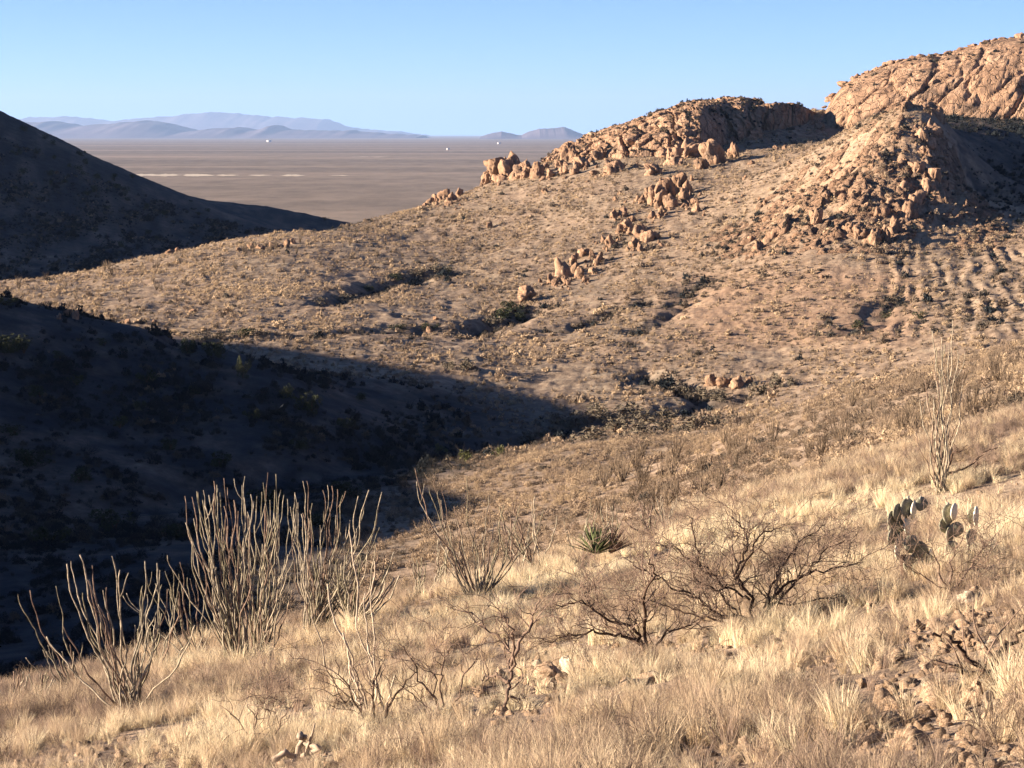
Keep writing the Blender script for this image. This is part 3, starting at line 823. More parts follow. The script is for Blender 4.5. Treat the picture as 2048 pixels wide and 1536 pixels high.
def twig_paths(r_, p0, d0, length, rad, depth, zig=0.35, out=None, split=3, up=0.1):
    """recursive zigzag branching; returns paths"""
    if out is None: out = []
    n = max(4, int(5 + depth * 1.5))
    pts = [np.array(p0, float)]; d = np.array(d0, float); d /= np.linalg.norm(d)
    for k in range(n):
        d = d + r_.normal(size=3) * zig + np.array([0, 0, up * 0.3]); d /= np.linalg.norm(d)
        pts.append(pts[-1] + d * length / n)
    rr = np.linspace(rad, rad * (0.55 if depth > 0 else 0.35), n + 1)
    out.append((np.array(pts), rr, depth))
    if depth > 0:
        for k in range(split + (depth > 1)):
            j = r_.integers(max(1, n // 3), n + 1)
            dd = (pts[j] - pts[j - 1]); dd /= np.linalg.norm(dd)
            side = r_.normal(size=3); side -= dd * (side @ dd); side /= np.linalg.norm(side)
            nd = dd * r_.uniform(0.4, 0.9) + side * r_.uniform(0.5, 1.0) + np.array([0, 0, up])
            twig_paths(r_, pts[j], nd, length * r_.uniform(0.45, 0.75), rr[j] * 0.72, depth - 1, zig, out, split, up)
    return out

def tint_mat(name, stops, rough=0.9, trans=0.25, spread=0.16):
    """colour picked per instance by its 'tint' attribute"""
    m, nt, b = nodes_mat(name)
    n = NT(nt)
    t = n.attr('tint', 'INSTANCER').outputs['Fac']
    rv = n.n('ShaderNodeObjectInfo').outputs['Random']
    c = n.ramp(n.math('ADD', t, n.maprange(rv, 0, 1, -spread, spread)), stops)
    hs = n.n('ShaderNodeHueSaturation'); n.l(c, hs.inputs['Color'])
    n.l(n.maprange(rv, 0, 1, 1.15, 0.85), hs.inputs['Value'])
    n.l(hs.outputs[0], b.inputs['Base Color'])
    if trans > 0:
        tr = n.n('ShaderNodeBsdfTranslucent'); n.l(hs.outputs[0], tr.inputs['Color'])
        mx = n.n('ShaderNodeMixShader'); mx.inputs[0].default_value = trans
        n.l(b.outputs[0], mx.inputs[1]); n.l(tr.outputs[0], mx.inputs[2])
        out = [x for x in nt.nodes if x.type == 'OUTPUT_MATERIAL'][0]
        n.l(mx.outputs[0], out.inputs[0])
    return m
M_GRASS = tint_mat('dry_grass', [(0.0, (0.20, 0.15, 0.12)), (0.25, (0.40, 0.295, 0.225)), (0.5, (0.55, 0.42, 0.28)), (0.75, (0.70, 0.565, 0.385)), (1.0, (0.84, 0.72, 0.50))], trans=0.4)
M_SCRUB = tint_mat('dry_scrub', [(0.0, (0.026, 0.031, 0.034)), (0.3, (0.12, 0.098, 0.075)), (0.55, (0.27, 0.20, 0.145)), (1.0, (0.52, 0.39, 0.255))], trans=0.15)

def protos(meshes):
    c = bpy.data.collections.new('cover_kinds')
    for i, m_ in enumerate(meshes):
        o = bpy.data.objects.new('%02d_cover' % i, m_)
        c.objects.link(o)
    return c

def scatter(name, pts, scale, idx, tint, coll, tilt=0.15, label=None):
    n = len(pts)
    m_ = bpy.data.meshes.new(name)
    m_.vertices.add(n); m_.vertices.foreach_set('co', np.asarray(pts, np.float32).ravel())
    attr(m_, 'tint', tint); attr(m_, 'size', scale)
    a = m_.attributes.new('kind', 'INT', 'POINT'); a.data.foreach_set('value', np.asarray(idx, np.int32))
    rot = np.stack([rng.normal(0, tilt, n), rng.normal(0, tilt, n), rng.uniform(0, 6.283, n)], 1).astype(np.float32)
    a = m_.attributes.new('turn', 'FLOAT_VECTOR', 'POINT'); a.data.foreach_set('vector', rot.ravel())
    o = obj(name, m_)
    g = bpy.data.node_groups.new(name, 'GeometryNodeTree')
    g.interface.new_socket('Geometry', in_out='INPUT', socket_type='NodeSocketGeometry')
    g.interface.new_socket('Geometry', in_out='OUTPUT', socket_type='NodeSocketGeometry')
    gi, go = g.nodes.new('NodeGroupInput'), g.nodes.new('NodeGroupOutput')
    ci = g.nodes.new('GeometryNodeCollectionInfo')
    ci.inputs['Collection'].default_value = coll
    ci.inputs['Separate Children'].default_value = True
    ci.inputs['Reset Children'].default_value = True
    iop = g.nodes.new('GeometryNodeInstanceOnPoints')
    iop.inputs['Pick Instance'].default_value = True
    def na(nm, typ):
        x = g.nodes.new('GeometryNodeInputNamedAttribute'); x.data_type = typ; x.inputs['Name'].default_value = nm
        return [q for q in x.outputs if q.enabled and q.name == 'Attribute'][0]
    L = g.links.new
    L(gi.outputs[0], iop.inputs['Points']); L(ci.outputs[0], iop.inputs['Instance'])
    L(na('kind', 'INT'), iop.inputs['Instance Index'])
    e2r = g.nodes.new('FunctionNodeEulerToRotation'); L(na('turn', 'FLOAT_VECTOR'), e2r.inputs[0])
    L(e2r.outputs[0], iop.inputs['Rotation']); L(na('size', 'FLOAT'), iop.inputs['Scale'])
    L(iop.outputs[0], go.inputs[0])
    md = o.modifiers.new('cover', 'NODES'); md.node_group = g
    o['kind'] = 'stuff'
    if label: o['label'] = label
    return o

def sample(n, d0, d1, u0=-130, u1=2180, power=1.0):
    """points spread over the ground between two distances, even in area"""
    d = np.sqrt(rng.uniform(d0 ** 2, d1 ** 2, n)) if power == 1.0 else np.exp(rng.uniform(math.log(d0), math.log(d1), n))
    u = rng.uniform(u0, u1, n)
    x = (u - 1024) / F * d
    z = z_at(x, d)
    uu, vv = project(x, d, z)
    return x, d, z, uu, vv
# only ground the photograph can see (with a margin) needs cover
HOR = np.minimum.accumulate(np.where(GD > 6, GV, 9e9), axis=0)
def hidden(x, y, z, lift, margin):
    """True where nearer ground hides the point by more than a margin of rows"""
    u = 1024 + F * x / y
    ci = np.clip(np.searchsorted(US, u), 0, len(US) - 1); ri = np.clip(np.searchsorted(DS, y) - 1, 0, len(DS) - 1)
    uu, vv = project(x, y, z + lift)
    return vv > HOR[ri, ci] + margin
def cull(x, y, z, lift, margin, *rest):
    k = ~hidden(x, y, z, lift, margin)
    return [q[k] for q in (x, y, z) + rest]

# near rocks one can tell apart
RN = [boulder_mesh('rock', 230 + i, 3, 10, 0.66, 0.8, 0, M_ROCKN) for i in range(7)]
M_PALE = mat_rock('pale_stone', ((0.46, 0.36, 0.26), (0.62, 0.50, 0.37), (0.74, 0.64, 0.50), (0.30, 0.22, 0.16)), 3.0, bumpd=0.012)
RP = [boulder_mesh('rock', 250 + i, 3, 10, 0.66, 0.8, 0, M_PALE) for i in range(4)]
uniq = [(1100, 1362, 70, 46, RN, 'broad angular tan rock at the foot of the smaller bare shrub'), (1135, 1352, 44, 44, RP, 'pale upright stone wedged beside the broad angular tan rock'), (1075, 1340, 36, 24, RP, 'small white stone behind the broad angular tan rock'), (1180, 1352, 60, 30, RN, 'flat tan rock at the end of the low arching limbs'),
        (1940, 1206, 78, 34, RP, 'pale flat slab in the grass below the prickly pears'), (1998, 1090, 36, 36, RP, 'bright white stone beside the slim prickly pear'), (1930, 1295, 46, 40, RN, 'rounded tan rock inside the crooked bare stem'), (1840, 1262, 40, 22, RN, 'small tan rock behind the tip of the crooked bare stem'),
        (1950, 1408, 62, 56, RN, 'upright orange rock in the stony ground'), (1995, 1380, 40, 40, RN, 'pointed orange rock behind the upright one'), (2030, 1420, 50, 46, RN, 'blocky orange rock at the edge of the stony ground'), (1985, 1425, 54, 40, RP, 'pale broken stone between two orange rocks'), (1785, 1420, 60, 34, RN, 'dark hollowed rock sunk in grey grass'),
        (1815, 1412, 26, 30, RP, 'pale stone beside the dark hollowed rock'), (1790, 1450, 40, 28, RP, 'white stone in front of the dark hollowed rock'), (960, 1394, 40, 22, RN, 'reddish rock behind the gnarled upright shrub'), (1055, 1512, 60, 34, RN, 'low grey-tan rock half buried at the grass foot'), (1415, 1388, 34, 18, RP, 'small white stone in front of a dark grass hollow'), (1290, 1372, 60, 24, RN, 'pinkish flat rock below the smaller bare shrub')]
NEAR = []
for (u, v, w, h, ms, lab) in uniq:
    o = place_rock('rock', ms, u, v, w, h, None, 8, 0.3)
    tag(o, lab, 'rock'); NEAR.append((o.location.x, o.location.y, w * o.location.y / F))
for i in range(70):
    u, v = rnd.gauss(1930, 110), rnd.gauss(1455, 55)
    if i > 24: u, v = rnd.gauss(1110, 70), rnd.gauss(1372, 22)
    if i > 40: u, v = rnd.gauss(1880, 110), rnd.gauss(1270, 30)
    if i > 54: u, v = rnd.uniform(300, 1500), rnd.uniform(1440, 1530)
    if u > 2080 or v > 1560: continue
    w = rnd.uniform(14, 38) if i <= 54 else rnd.uniform(8, 16)
    o = place_rock('rock', RN + RP[:1], u, v, w, w * rnd.uniform(0.5, 0.9), None, 8, 0.25)
    NEAR.append((o.location.x, o.location.y, w * o.location.y / F * 0.8))
    tag(o, ('large' if w > 28 else 'small') + (' loose tan rock on the stony ground around the orange rocks' if i <= 24 else ' loose tan rock beside the broad angular rock and pale upright stone' if i <= 40 else ' loose tan rock behind the crooked bare stem' if i <= 54 else ' loose tan rock alone in the dry grass'), 'rock', 'rocks in the stony patches')

# ---- near grass
GT = [blade_mesh('t', M_GRASS, 80, 0.46, 0.34, 0.0095, 0.55, 1), blade_mesh('t', M_GRASS, 70, 0.58, 0.26, 0.009, 0.40, 2),
      blade_mesh('t', M_GRASS, 80, 0.34, 0.42, 0.0095, 0.95, 3), blade_mesh('t', M_GRASS, 54, 0.70, 0.22, 0.0085, 0.45, 4, droop=0.3),
      blade_mesh('t', M_GRASS, 60, 0.20, 0.5, 0.009, 1.3, 5), blade_mesh('t', M_GRASS, 50, 0.40, 0.40, 0.008, 0.9, 6, droop=0.35)]
def twig_tuft(seed, h, n, rad):
    r_ = np.random.default_rng(seed); ps = []
    for i in range(n):
        a = r_.uniform(0, 6.28)
        for p in twig_paths(r_, (0.04 * math.cos(a), 0.04 * math.sin(a), -0.02), (math.cos(a) * 0.7, math.sin(a) * 0.7, 1), h * r_.uniform(0.5, 0.8), rad, 2, 0.25, split=2):
            ps.append(p[:2])
    v, q = tubes(ps, 3)
    return mesh_from('w', v, [q], M_GRASS)
GT += [twig_tuft(21, 0.5, 7, 0.006), twig_tuft(22, 0.7, 6, 0.006)]
CG = protos(GT)
x, y, z, u, v = sample(46000, 9.5, 82, -160, 2210, power=0)
x2, y2, z2, u2, v2 = sample(36000, 14, 82, -160, 2210)
y3 = rng.uniform(9, 70, 26000); sd = rng.random(26000) < 0.5       # the strips beside the view
x3 = np.where(sd, (-160 - 1024) / F * y3 - rng.uniform(0, 7, 26000), (2210 - 1024) / F * y3 + rng.uniform(0, 7, 26000))
y4 = rng.uniform(3.2, 9.6, 7000); x4 = rng.uniform(-1, 1, 7000) * np.minimum(9, 0.9 * y4 + 1)
x3, y3 = np.concatenate([x3, x4]), np.concatenate([y3, y4]); z3 = z_at(x3, y3); u3, v3 = project(x3, y3, z3)
x, y, z, u, v = (np.concatenate(p) for p in ((x, x2, x3), (y, y2, y3), (z, z2, z3), (u, u2, u3), (v, v2, v3)))
x, y, z, u, v = cull(x, y, z, 0.5, 45, u, v)
BROW = [(-200, 1450), (0, 1400), (300, 1340), (540, 1262), (800, 1195), (1024, 1143), (1250, 1077), (1500, 1000), (1680, 945), (1850, 890), (2048, 830), (2300, 740)]
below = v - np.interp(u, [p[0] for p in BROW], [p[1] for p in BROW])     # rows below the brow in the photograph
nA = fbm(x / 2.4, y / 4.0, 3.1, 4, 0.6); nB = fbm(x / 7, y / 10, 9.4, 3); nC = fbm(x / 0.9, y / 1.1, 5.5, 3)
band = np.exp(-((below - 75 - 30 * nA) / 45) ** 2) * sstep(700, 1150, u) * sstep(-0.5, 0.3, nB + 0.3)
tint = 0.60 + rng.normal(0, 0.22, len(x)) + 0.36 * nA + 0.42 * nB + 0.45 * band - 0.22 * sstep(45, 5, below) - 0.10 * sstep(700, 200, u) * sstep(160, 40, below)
# bare stony patches
stony = np.exp(-(((u - 1960) / 210) ** 2 + ((v - 1430) / 120) ** 2)) + 0.8 * np.exp(-(((u - 1110) / 110) ** 2 + ((v - 1350) / 45) ** 2)) + 0.6 * np.exp(-(((u - 1900) / 160) ** 2 + ((v - 1260) / 60) ** 2)) + 0.35 * (nB > 0.35)
keep = (rng.random(len(x)) > np.clip(stony * 0.42, 0, 0.5)) & (rng.random(len(x)) < (0.10 + 1.25 * np.clip(nC + 0.12, 0, 1)) * (0.6 + 0.4 * sstep(16, 40, y)) + 0.25 * (below < 110))
for rx, ry, rw in NEAR:
    keep &= ~((np.abs(x - rx * y / ry) < rw * 0.45) & (y > ry - 0.4 - rw) & (y < ry + rw * 0.6))
x, y, z, tint, nA, nB, nC = (q[keep] for q in (x, y, z, tint, nA, nB, nC))
n = len(x)
kind = np.where(nC + 0.4 * nA > 0.05, rng.integers(0, 4, n), rng.integers(2, 6, n))
tw = rng.random(n) < 0.16 + 0.18 * (nB < -0.1)
kind = np.where(tw, rng.integers(6, 8, n), kind)
tint = np.where(tw, rng.uniform(-0.15, 0.2, n), tint)
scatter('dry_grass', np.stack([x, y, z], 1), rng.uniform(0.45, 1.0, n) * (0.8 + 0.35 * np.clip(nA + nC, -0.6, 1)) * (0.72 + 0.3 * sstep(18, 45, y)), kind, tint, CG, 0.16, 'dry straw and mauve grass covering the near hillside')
print('grass', n)

# ---- loose stones in the near grass
SM = [boulder_mesh('s', 200 + i, 2, 8, 0.7, 0.8, 0, M_ROCKN) for i in range(6)]
x, y, z, u, v = sample(26000, 9.5, 75, -160, 2210, power=0)
x, y, z, u, v = cull(x, y, z, 0.2, 5, u, v)
dens = 0.26 + 0.2 * np.exp(-(((u - 1960) / 230) ** 2 + ((v - 1430) / 130) ** 2)) + np.exp(-(((u - 1110) / 120) ** 2 + ((v - 1350) / 50) ** 2)) + 0.5 * np.exp(-(((u - 1900) / 160) ** 2 + ((v - 1260) / 60) ** 2)) + 0.5 * np.exp(-(((u - 1040) / 200) ** 2 + ((v - 1500) / 60) ** 2))
k = rng.random(len(x)) < dens * 0.6
x, y, z = x[k], y[k], z[k]
scatter('loose_stones', np.stack([x, y, z], 1), np.minimum(np.exp(rng.normal(-3.2, 0.42, len(x))), 0.085), rng.integers(0, 6, len(x)), rng.random(len(x)), protos(SM), 0.6, 'loose stones lying in the dry grass')

# ---- scrub on the middle slope and across the valley
def scrub_mesh(seed, n, h, w, size, up=0.3, mat=None):
    """low shrub: small leaf-sized faces through a dome, with twigs"""
    r_ = np.random.default_rng(seed)
    p = r_.normal(size=(n, 3)); p /= np.linalg.norm(p, axis=1)[:, None]
    p *= r_.uniform(0.35, 1.0, (n, 1)) ** 0.6
    lump = 0.75 + 0.45 * pnoise(p[:, 0] * 1.7 + seed, p[:, 1] * 1.7, p[:, 2] * 1.7)
    p = p * lump[:, None] * np.array([w, w, h]); p[:, 2] = np.abs(p[:, 2])
    V = (p[:, None, :] + r_.normal(size=(n, 3, 3)) * size * np.array([1, 1, 1 + up])).reshape(-1, 3)
    V[:, 2] = np.maximum(V[:, 2], -0.05)
    return mesh_from('b', V, [np.arange(n * 3).reshape(-1, 3)], mat or M_SCRUB)
ST = [scrub_mesh(300 + i, 90, 0.75, 0.55, 0.10) for i in range(3)] + [scrub_mesh(310 + i, 120, 0.55, 0.8, 0.11) for i in range(2)] \
   + [blade_mesh('b', M_SCRUB, 40, 0.6, 0.5, 0.03, 0.6, 330 + i, segs=2) for i in range(3)]
def vase_mesh(seed, n, h, spread, rad, mat, sides=3):
    r_ = np.random.default_rng(seed); ps = []
    for i in range(n):
        a = r_.uniform(0, 6.28); s = spread * math.sqrt(r_.random()); hh = h * r_.uniform(0.6, 1.05)
        t = np.linspace(0, 1, 7)
        pts = np.stack([math.cos(a) * s * t ** 0.8 + 0.02 * h * np.sin(t * 9 + i), math.sin(a) * s * t ** 0.8 + 0.02 * h * np.cos(t * 8 + i), hh * t - 0.05], 1)
        ps.append((pts, np.linspace(rad, rad * 0.6, 7)))
    v, q = tubes(ps, sides)
    return mesh_from('ocotillo', v, [q], mat)
def twig_big(seed):
    r_ = np.random.default_rng(seed); ps = []
    for i in range(9):
        a = r_.uniform(0, 6.28)
        ps += [p[:2] for p in twig_paths(r_, (0, 0, -0.02), (math.cos(a) * 0.8, math.sin(a) * 0.8, 1), 0.9 * r_.uniform(0.5, 1.0), 0.016, 2, 0.25, split=2)]
    v, q = tubes(ps, 3)
    return mesh_from('w', v, [q], M_SCRUB)
CS = protos(ST)
CM = protos([scrub_mesh(340 + i, 260, 0.7, 0.55, 0.042) for i in range(3)] + [scrub_mesh(350 + i, 260, 0.5, 0.75, 0.045) for i in range(2)]
            + [blade_mesh('b', M_SCRUB, 70, 0.55, 0.45, 0.014, 0.6, 360 + i) for i in range(2)] + [twig_big(365)])
x, y, z, u, v = sample(56000, 74, 245, -360, 2420)
x, y, z, u, v = cull(x, y, z, 1.0, 30, u, v)
nA = fbm(x / 9, y / 14, 3.1, 4, 0.6); nB = fbm(x / 30, y / 40, 9.4, 3)
left = sstep(6, -14, x + 12 * sstep(240, 200, y)) * sstep(85, 120, y)  # shaded side of the draw; scrub there is tinted dark as painted shade
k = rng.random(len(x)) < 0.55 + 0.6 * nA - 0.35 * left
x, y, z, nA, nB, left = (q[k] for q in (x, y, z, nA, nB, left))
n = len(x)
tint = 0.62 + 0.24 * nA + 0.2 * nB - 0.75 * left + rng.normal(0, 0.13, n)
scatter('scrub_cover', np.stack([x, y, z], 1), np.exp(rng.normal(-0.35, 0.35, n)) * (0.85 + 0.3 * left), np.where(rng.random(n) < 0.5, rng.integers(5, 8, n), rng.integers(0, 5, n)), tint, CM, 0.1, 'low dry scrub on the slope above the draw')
print('mid', n)
x, y, z, u, v = sample(270000, 235, 690, -230, 2290)
x, y, z, u, v = cull(x, y, z, 1.0, 3, u, v)
nA = fbm(x / 12, y / 30, 3.1, 4, 0.6); nB = fbm(x / 45, y / 60, 9.4, 3); nC = fbm(x / 6, y / 40, 1.4, 3)
left = np.maximum(np.maximum(sstep(4, -16, x) * sstep(300, 276, y), sstep(-22, -60, x) * sstep(500, 540, y)), sstep(84, 92, x) * sstep(402, 425, y) * sstep(640, 600, y))  # shaded hills and pyramid flank, where shade is put into the scrub tint
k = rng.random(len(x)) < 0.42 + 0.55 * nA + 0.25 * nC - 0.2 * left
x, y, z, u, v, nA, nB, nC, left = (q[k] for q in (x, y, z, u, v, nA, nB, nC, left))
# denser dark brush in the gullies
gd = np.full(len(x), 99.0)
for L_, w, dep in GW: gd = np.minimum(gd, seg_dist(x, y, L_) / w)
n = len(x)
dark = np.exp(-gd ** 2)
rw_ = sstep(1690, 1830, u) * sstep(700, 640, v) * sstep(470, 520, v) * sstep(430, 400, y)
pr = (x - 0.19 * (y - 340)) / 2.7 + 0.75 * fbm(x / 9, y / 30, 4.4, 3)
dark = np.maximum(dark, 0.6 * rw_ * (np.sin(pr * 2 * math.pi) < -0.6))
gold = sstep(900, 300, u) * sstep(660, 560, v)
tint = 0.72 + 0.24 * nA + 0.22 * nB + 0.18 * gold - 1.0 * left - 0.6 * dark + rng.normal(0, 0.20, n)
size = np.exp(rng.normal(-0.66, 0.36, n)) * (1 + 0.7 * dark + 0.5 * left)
big_ = rng.random(n) < 0.035
size = np.where(big_, size * 1.8, size); tint = np.where(big_, tint - 0.38, tint)
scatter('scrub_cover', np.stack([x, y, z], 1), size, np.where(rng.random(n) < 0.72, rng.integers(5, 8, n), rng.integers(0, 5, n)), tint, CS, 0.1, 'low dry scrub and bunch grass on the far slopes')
print('far', n)

# ================================================================== plants one can tell apart
M_OCOS = [mat_simple('ocotillo_bark', c_, 0.7, 11.0) for c_ in ((0.28, 0.24, 0.18), (0.22, 0.19, 0.13), (0.20, 0.14, 0.105), (0.34, 0.285, 0.21))]
M_OCOP = mat_simple('pale_dead_wand', (0.48, 0.39, 0.29), 0.35, 7.0)
M_OCOF = mat_simple('far_ocotillo', (0.14, 0.105, 0.075), 0.35, 2.0)
M_WOOD = mat_simple('dark_mesquite_bark', (0.085, 0.055, 0.04), 0.45, 9.0)
M_TWIG = mat_simple('mesquite_twig', (0.18, 0.125, 0.095), 0.35, 9.0)
M_GREY = mat_simple('weathered_wood', (0.36, 0.28, 0.21), 0.4, 6.0)

def stem_path(base, tip, n, r_, wig=1.0):
    """a wand that fans out low and turns upright towards its tip"""
    t = np.linspace(0, 1, n)
    L_ = np.linalg.norm(tip - base)
    hor = 0.45 * t + 0.55 * np.sin(t * math.pi / 2) ** 1.1
    p = base + np.stack([(tip - base)[0] * hor, (tip - base)[1] * hor, (tip - base)[2] * t], 1)
    ph = r_.uniform(0, 6.28, 4)
    amp = 0.018 * L_ * wig * np.sin(t * math.pi) ** 0.5
    p[:, 0] += amp * (np.sin(t * 7 + ph[0]) + 0.6 * np.sin(t * 17 + ph[1])); p[:, 1] += amp * np.sin(t * 8 + ph[2])
    p[:, 0] += 0.006 * r_.normal(size=n) * np.sin(t * math.pi) ** 0.5
    return p
def ocotillo(label, u, v, tips, extra, seed, rad=0.0135, mat=None, hpx=None, spread=120, group=None, dpx=None, fork=0.15):
    """tips: photo pixels of the wands' ends; extra: further wands between them"""
    r_ = np.random.default_rng(seed)
    g = ground_at(u, v, 8)
    if dpx: g = np.array([*P3(u, v, dpx)])
    e = empty('ocotillo', tuple(g))
    tag(e, label, 'ocotillo', group)
    allt = [(a, b) for a, b in tips]
    us_ = [a for a, b in tips]; top = min(b for a, b in tips)
    for k in range(extra):
        a, b = tips[r_.integers(len(tips))]
        a2 = a + r_.normal(0, 34); b2 = b + abs(r_.normal(0, 0.22)) * (v - b) + 6
        allt.append((a2, b2))
    for k, (a, b) in enumerate(allt):
        dd = g[1] + r_.normal(0, 0.35)
        tp = P3(a, b, dd)
        bs = g + np.array([r_.normal(0, 0.07), r_.normal(0, 0.07), -0.08])
        n = 24
        p = stem_path(bs, tp, n, r_)
        L_ = np.linalg.norm(tp - bs)
        rr = rad * r_.uniform(0.75, 1.15) * np.linspace(1.2, 0.62, n) * (1 + 0.2 * r_.normal(size=n))
        ps = [(p, rr)]
        if r_.random() < fork:      # a forked tip
            j = r_.integers(13, 21); q = p[j:] - p[j]
            q2 = q.copy(); sgn = 1 if r_.random() < .5 else -1
            q2[:, 0] += sgn * 0.10 * L_ * np.linspace(0, 1, len(q)) ** 0.6 * 0.6
            if len(q2) > 2: ps.append((p[j] + q2 * 0.9, rr[j:] * 0.9))
        vv, qq = tubes(ps, 5)
        m_ = mesh_from('stem', vv - g, [qq], mat or M_OCOS[r_.integers(4)])
        obj('stem', m_, e)
    return e
ocotillo('sparse ocotillo with a few wands bent far out to one side', 150, 1385, [(36, 1188), (60, 1180), (112, 1172), (96, 1290), (86, 1300), (140, 1290), (165, 1285)], 3, 1)
ocotillo('open ocotillo with well spaced upright wands, beside the sparse bent one', 262, 1430, [(134, 1128), (142, 1122), (160, 1110), (176, 1160), (190, 1185), (206, 1180), (224, 1112), (240, 1140), (290, 1122), (314, 1126), (335, 1178), (320, 1140), (270, 1250)], 20, 2)
ocotillo('short leaning ocotillo tucked against the dense tall clump', 395, 1330, [(330, 1142), (345, 1140), (360, 1124), (375, 1155), (390, 1150), (340, 1165), (410, 1190)], 8, 3)
ocotillo('tallest dense ocotillo clump of straight grey-green wands', 478, 1338, [(370, 992), (384, 994), (396, 984), (418, 990), (428, 962), (448, 956), (440, 985), (455, 975), (468, 1000), (490, 952), (484, 970), (500, 1055), (480, 1060), (400, 1030), (410, 1010)], 26, 4)
ocotillo('dense ocotillo with forked tips, its trunk leaning, behind the tallest clump', 520, 1322, [(514, 992), (524, 984), (536, 945), (552, 948), (550, 980), (562, 980), (568, 990), (540, 1000), (572, 1130), (530, 1010), (558, 1030)], 22, 5, fork=0.3)
ocotillo('wide ocotillo with long wands ending in paired tips, beyond the forked one', 628, 1275, [(590, 985), (606, 962), (614, 962), (655, 970), (664, 972), (686, 990), (738, 980), (764, 984), (596, 1005), (640, 1050), (700, 1040), (620, 1020), (672, 1030), (728, 1015)], 26, 6)
ocotillo('low fan of fine ocotillo wands on the brow', 700, 1262, [(735, 1100), (770, 1110), (788, 1105), (752, 1090), (720, 1110), (800, 1150), (690, 1110), (660, 1120), (776, 1140)], 14, 7, rad=0.02)
ocotillo('old ocotillo with two long pale dead wands and little else', 748, 1452, [(655, 1168), (698, 1060), (735, 1330), (790, 1350), (700, 1330)], 6, 8, 0.012, M_OCOP)
ocotillo('vase-shaped ocotillo with one long curved outer wand, at the edge of the shade', 955, 1208, [(830, 936), (858, 975), (882, 1000), (905, 1060), (934, 952), (948, 1040), (978, 990), (990, 1048), (1008, 1010), (1040, 1010), (920, 1080), (965, 1065), (896, 1050)], 22, 9)
ocotillo('tall thin ocotillo standing alone on the upper slope near the prickly pear', 1885, 985, [(1832, 860), (1850, 760), (1865, 662), (1872, 700), (1890, 690), (1905, 640), (1915, 700), (1925, 770), (1840, 800), (1880, 740), (1898, 690), (1860, 790)], 4, 10, 0.016)
edge = [(30, 1412, 70), (75, 1408, 60), (318, 1352, 150), (690, 1232, 120), (840, 1190, 80), (870, 1180, 100), (1030, 1150, 110), (1075, 1140, 130), (1160, 1110, 100), (1225, 1085, 70), (1300, 1066, 60), (1330, 1058, 70)]
for i, (u, v, h) in enumerate(edge):
    ocotillo('ocotillo rooted behind the grassy brow so only its upper wands show', u, v, [(u + rnd.uniform(-0.4, 0.4) * h, v - h * rnd.uniform(0.7, 1.15)) for k in range(6)], 3, 40 + i, 0.016, group='ocotillos behind the brow')

# bare mesquite shrubs
def mesquite(label, limbs, seed, d=None, base=None, name='bare_shrub', cat='shrub', rad=0.024, fine=1.0, depth=3, mat=None, tmat=None):
    """limbs: photo polylines of the main branches, all rising from the base"""
    r_ = np.random.default_rng(seed)
    g = ground_at(*base, 8)
    e = empty(name, tuple(g)); tag(e, label, cat)
    for k, L_ in enumerate(limbs):
        pts = []
        off = r_.normal(0, 0.25)
        for j, (u, v) in enumerate(L_):
            pts.append(P3(u, v, g[1] + (0 if j == 0 else off * j / len(L_) * 2)))
        pts = np.array(pts); pts[0] -= np.array([0, 0, 0.06])
        # finer zigzag
        t = np.linspace(0, len(pts) - 1, 5 * (len(pts) - 1) + 1)
        P_ = np.stack([np.interp(t, np.arange(len(pts)), pts[:, c]) for c in range(3)], 1)
        P_[1:-1] += r_.normal(size=P_[1:-1].shape) * 0.018
        r0 = rad * (1.0 if k < 3 else 0.7)
        rr = np.linspace(r0, r0 * 0.30, len(P_))
        vv, qq = tubes([(P_, rr)], 6)
        bo = obj('branch', mesh_from('branch', vv - g, [qq], mat or M_WOOD), e)
        tw = []
        for j in range(3, len(P_)):
            for q in range(2 if r_.random() < 0.5 else 1):
                if r_.random() > 0.62 * fine: continue
                dd = P_[j] - P_[j - 1]; dd /= np.linalg.norm(dd)
                side = r_.normal(size=3); side -= dd * (side @ dd); side /= np.linalg.norm(side)
                side[2] = abs(side[2]) * 0.8
                tw += [p[:2] for p in twig_paths(r_, P_[j], dd * 0.7 + side * 0.8, r_.uniform(0.25, 0.7), rr[j] * 0.45 + 0.0015, depth - 1, 0.30, split=2, up=0.15)]
        vv, qq = tubes([(p, np.maximum(q, 0.0026)) for p, q in tw], 3)
        obj('twigs', mesh_from('twigs', vv - g, [qq], tmat or M_TWIG), bo)
    return e
mesquite('large sprawling dark bare shrub with crooked limbs, in the middle of the straw grass',
         [[(1512, 1256), (1490, 1236), (1440, 1230), (1400, 1200), (1360, 1180), (1300, 1150), (1256, 1120)], [(1512, 1256), (1500, 1190), (1470, 1150), (1495, 1100), (1490, 1060), (1465, 1035)],
          [(1512, 1256), (1540, 1200), (1590, 1160), (1650, 1140), (1720, 1125)], [(1490, 1236), (1440, 1190), (1390, 1150), (1370, 1110), (1330, 1090)], [(1512, 1256), (1560, 1210), (1640, 1200), (1710, 1190)],
          [(1512, 1250), (1545, 1170), (1570, 1120), (1610, 1080), (1650, 1050)], [(1500, 1190), (1450, 1170), (1400, 1130), (1390, 1070), (1380, 1035)], [(1540, 1200), (1610, 1150), (1640, 1110), (1690, 1080)], [(1470, 1150), (1520, 1070), (1570, 1050)], [(1500, 1245), (1430, 1240), (1370, 1225), (1310, 1205), (1250, 1195)], [(1515, 1250), (1600, 1235), (1680, 1225), (1740, 1215)]], 51, base=(1512, 1262))
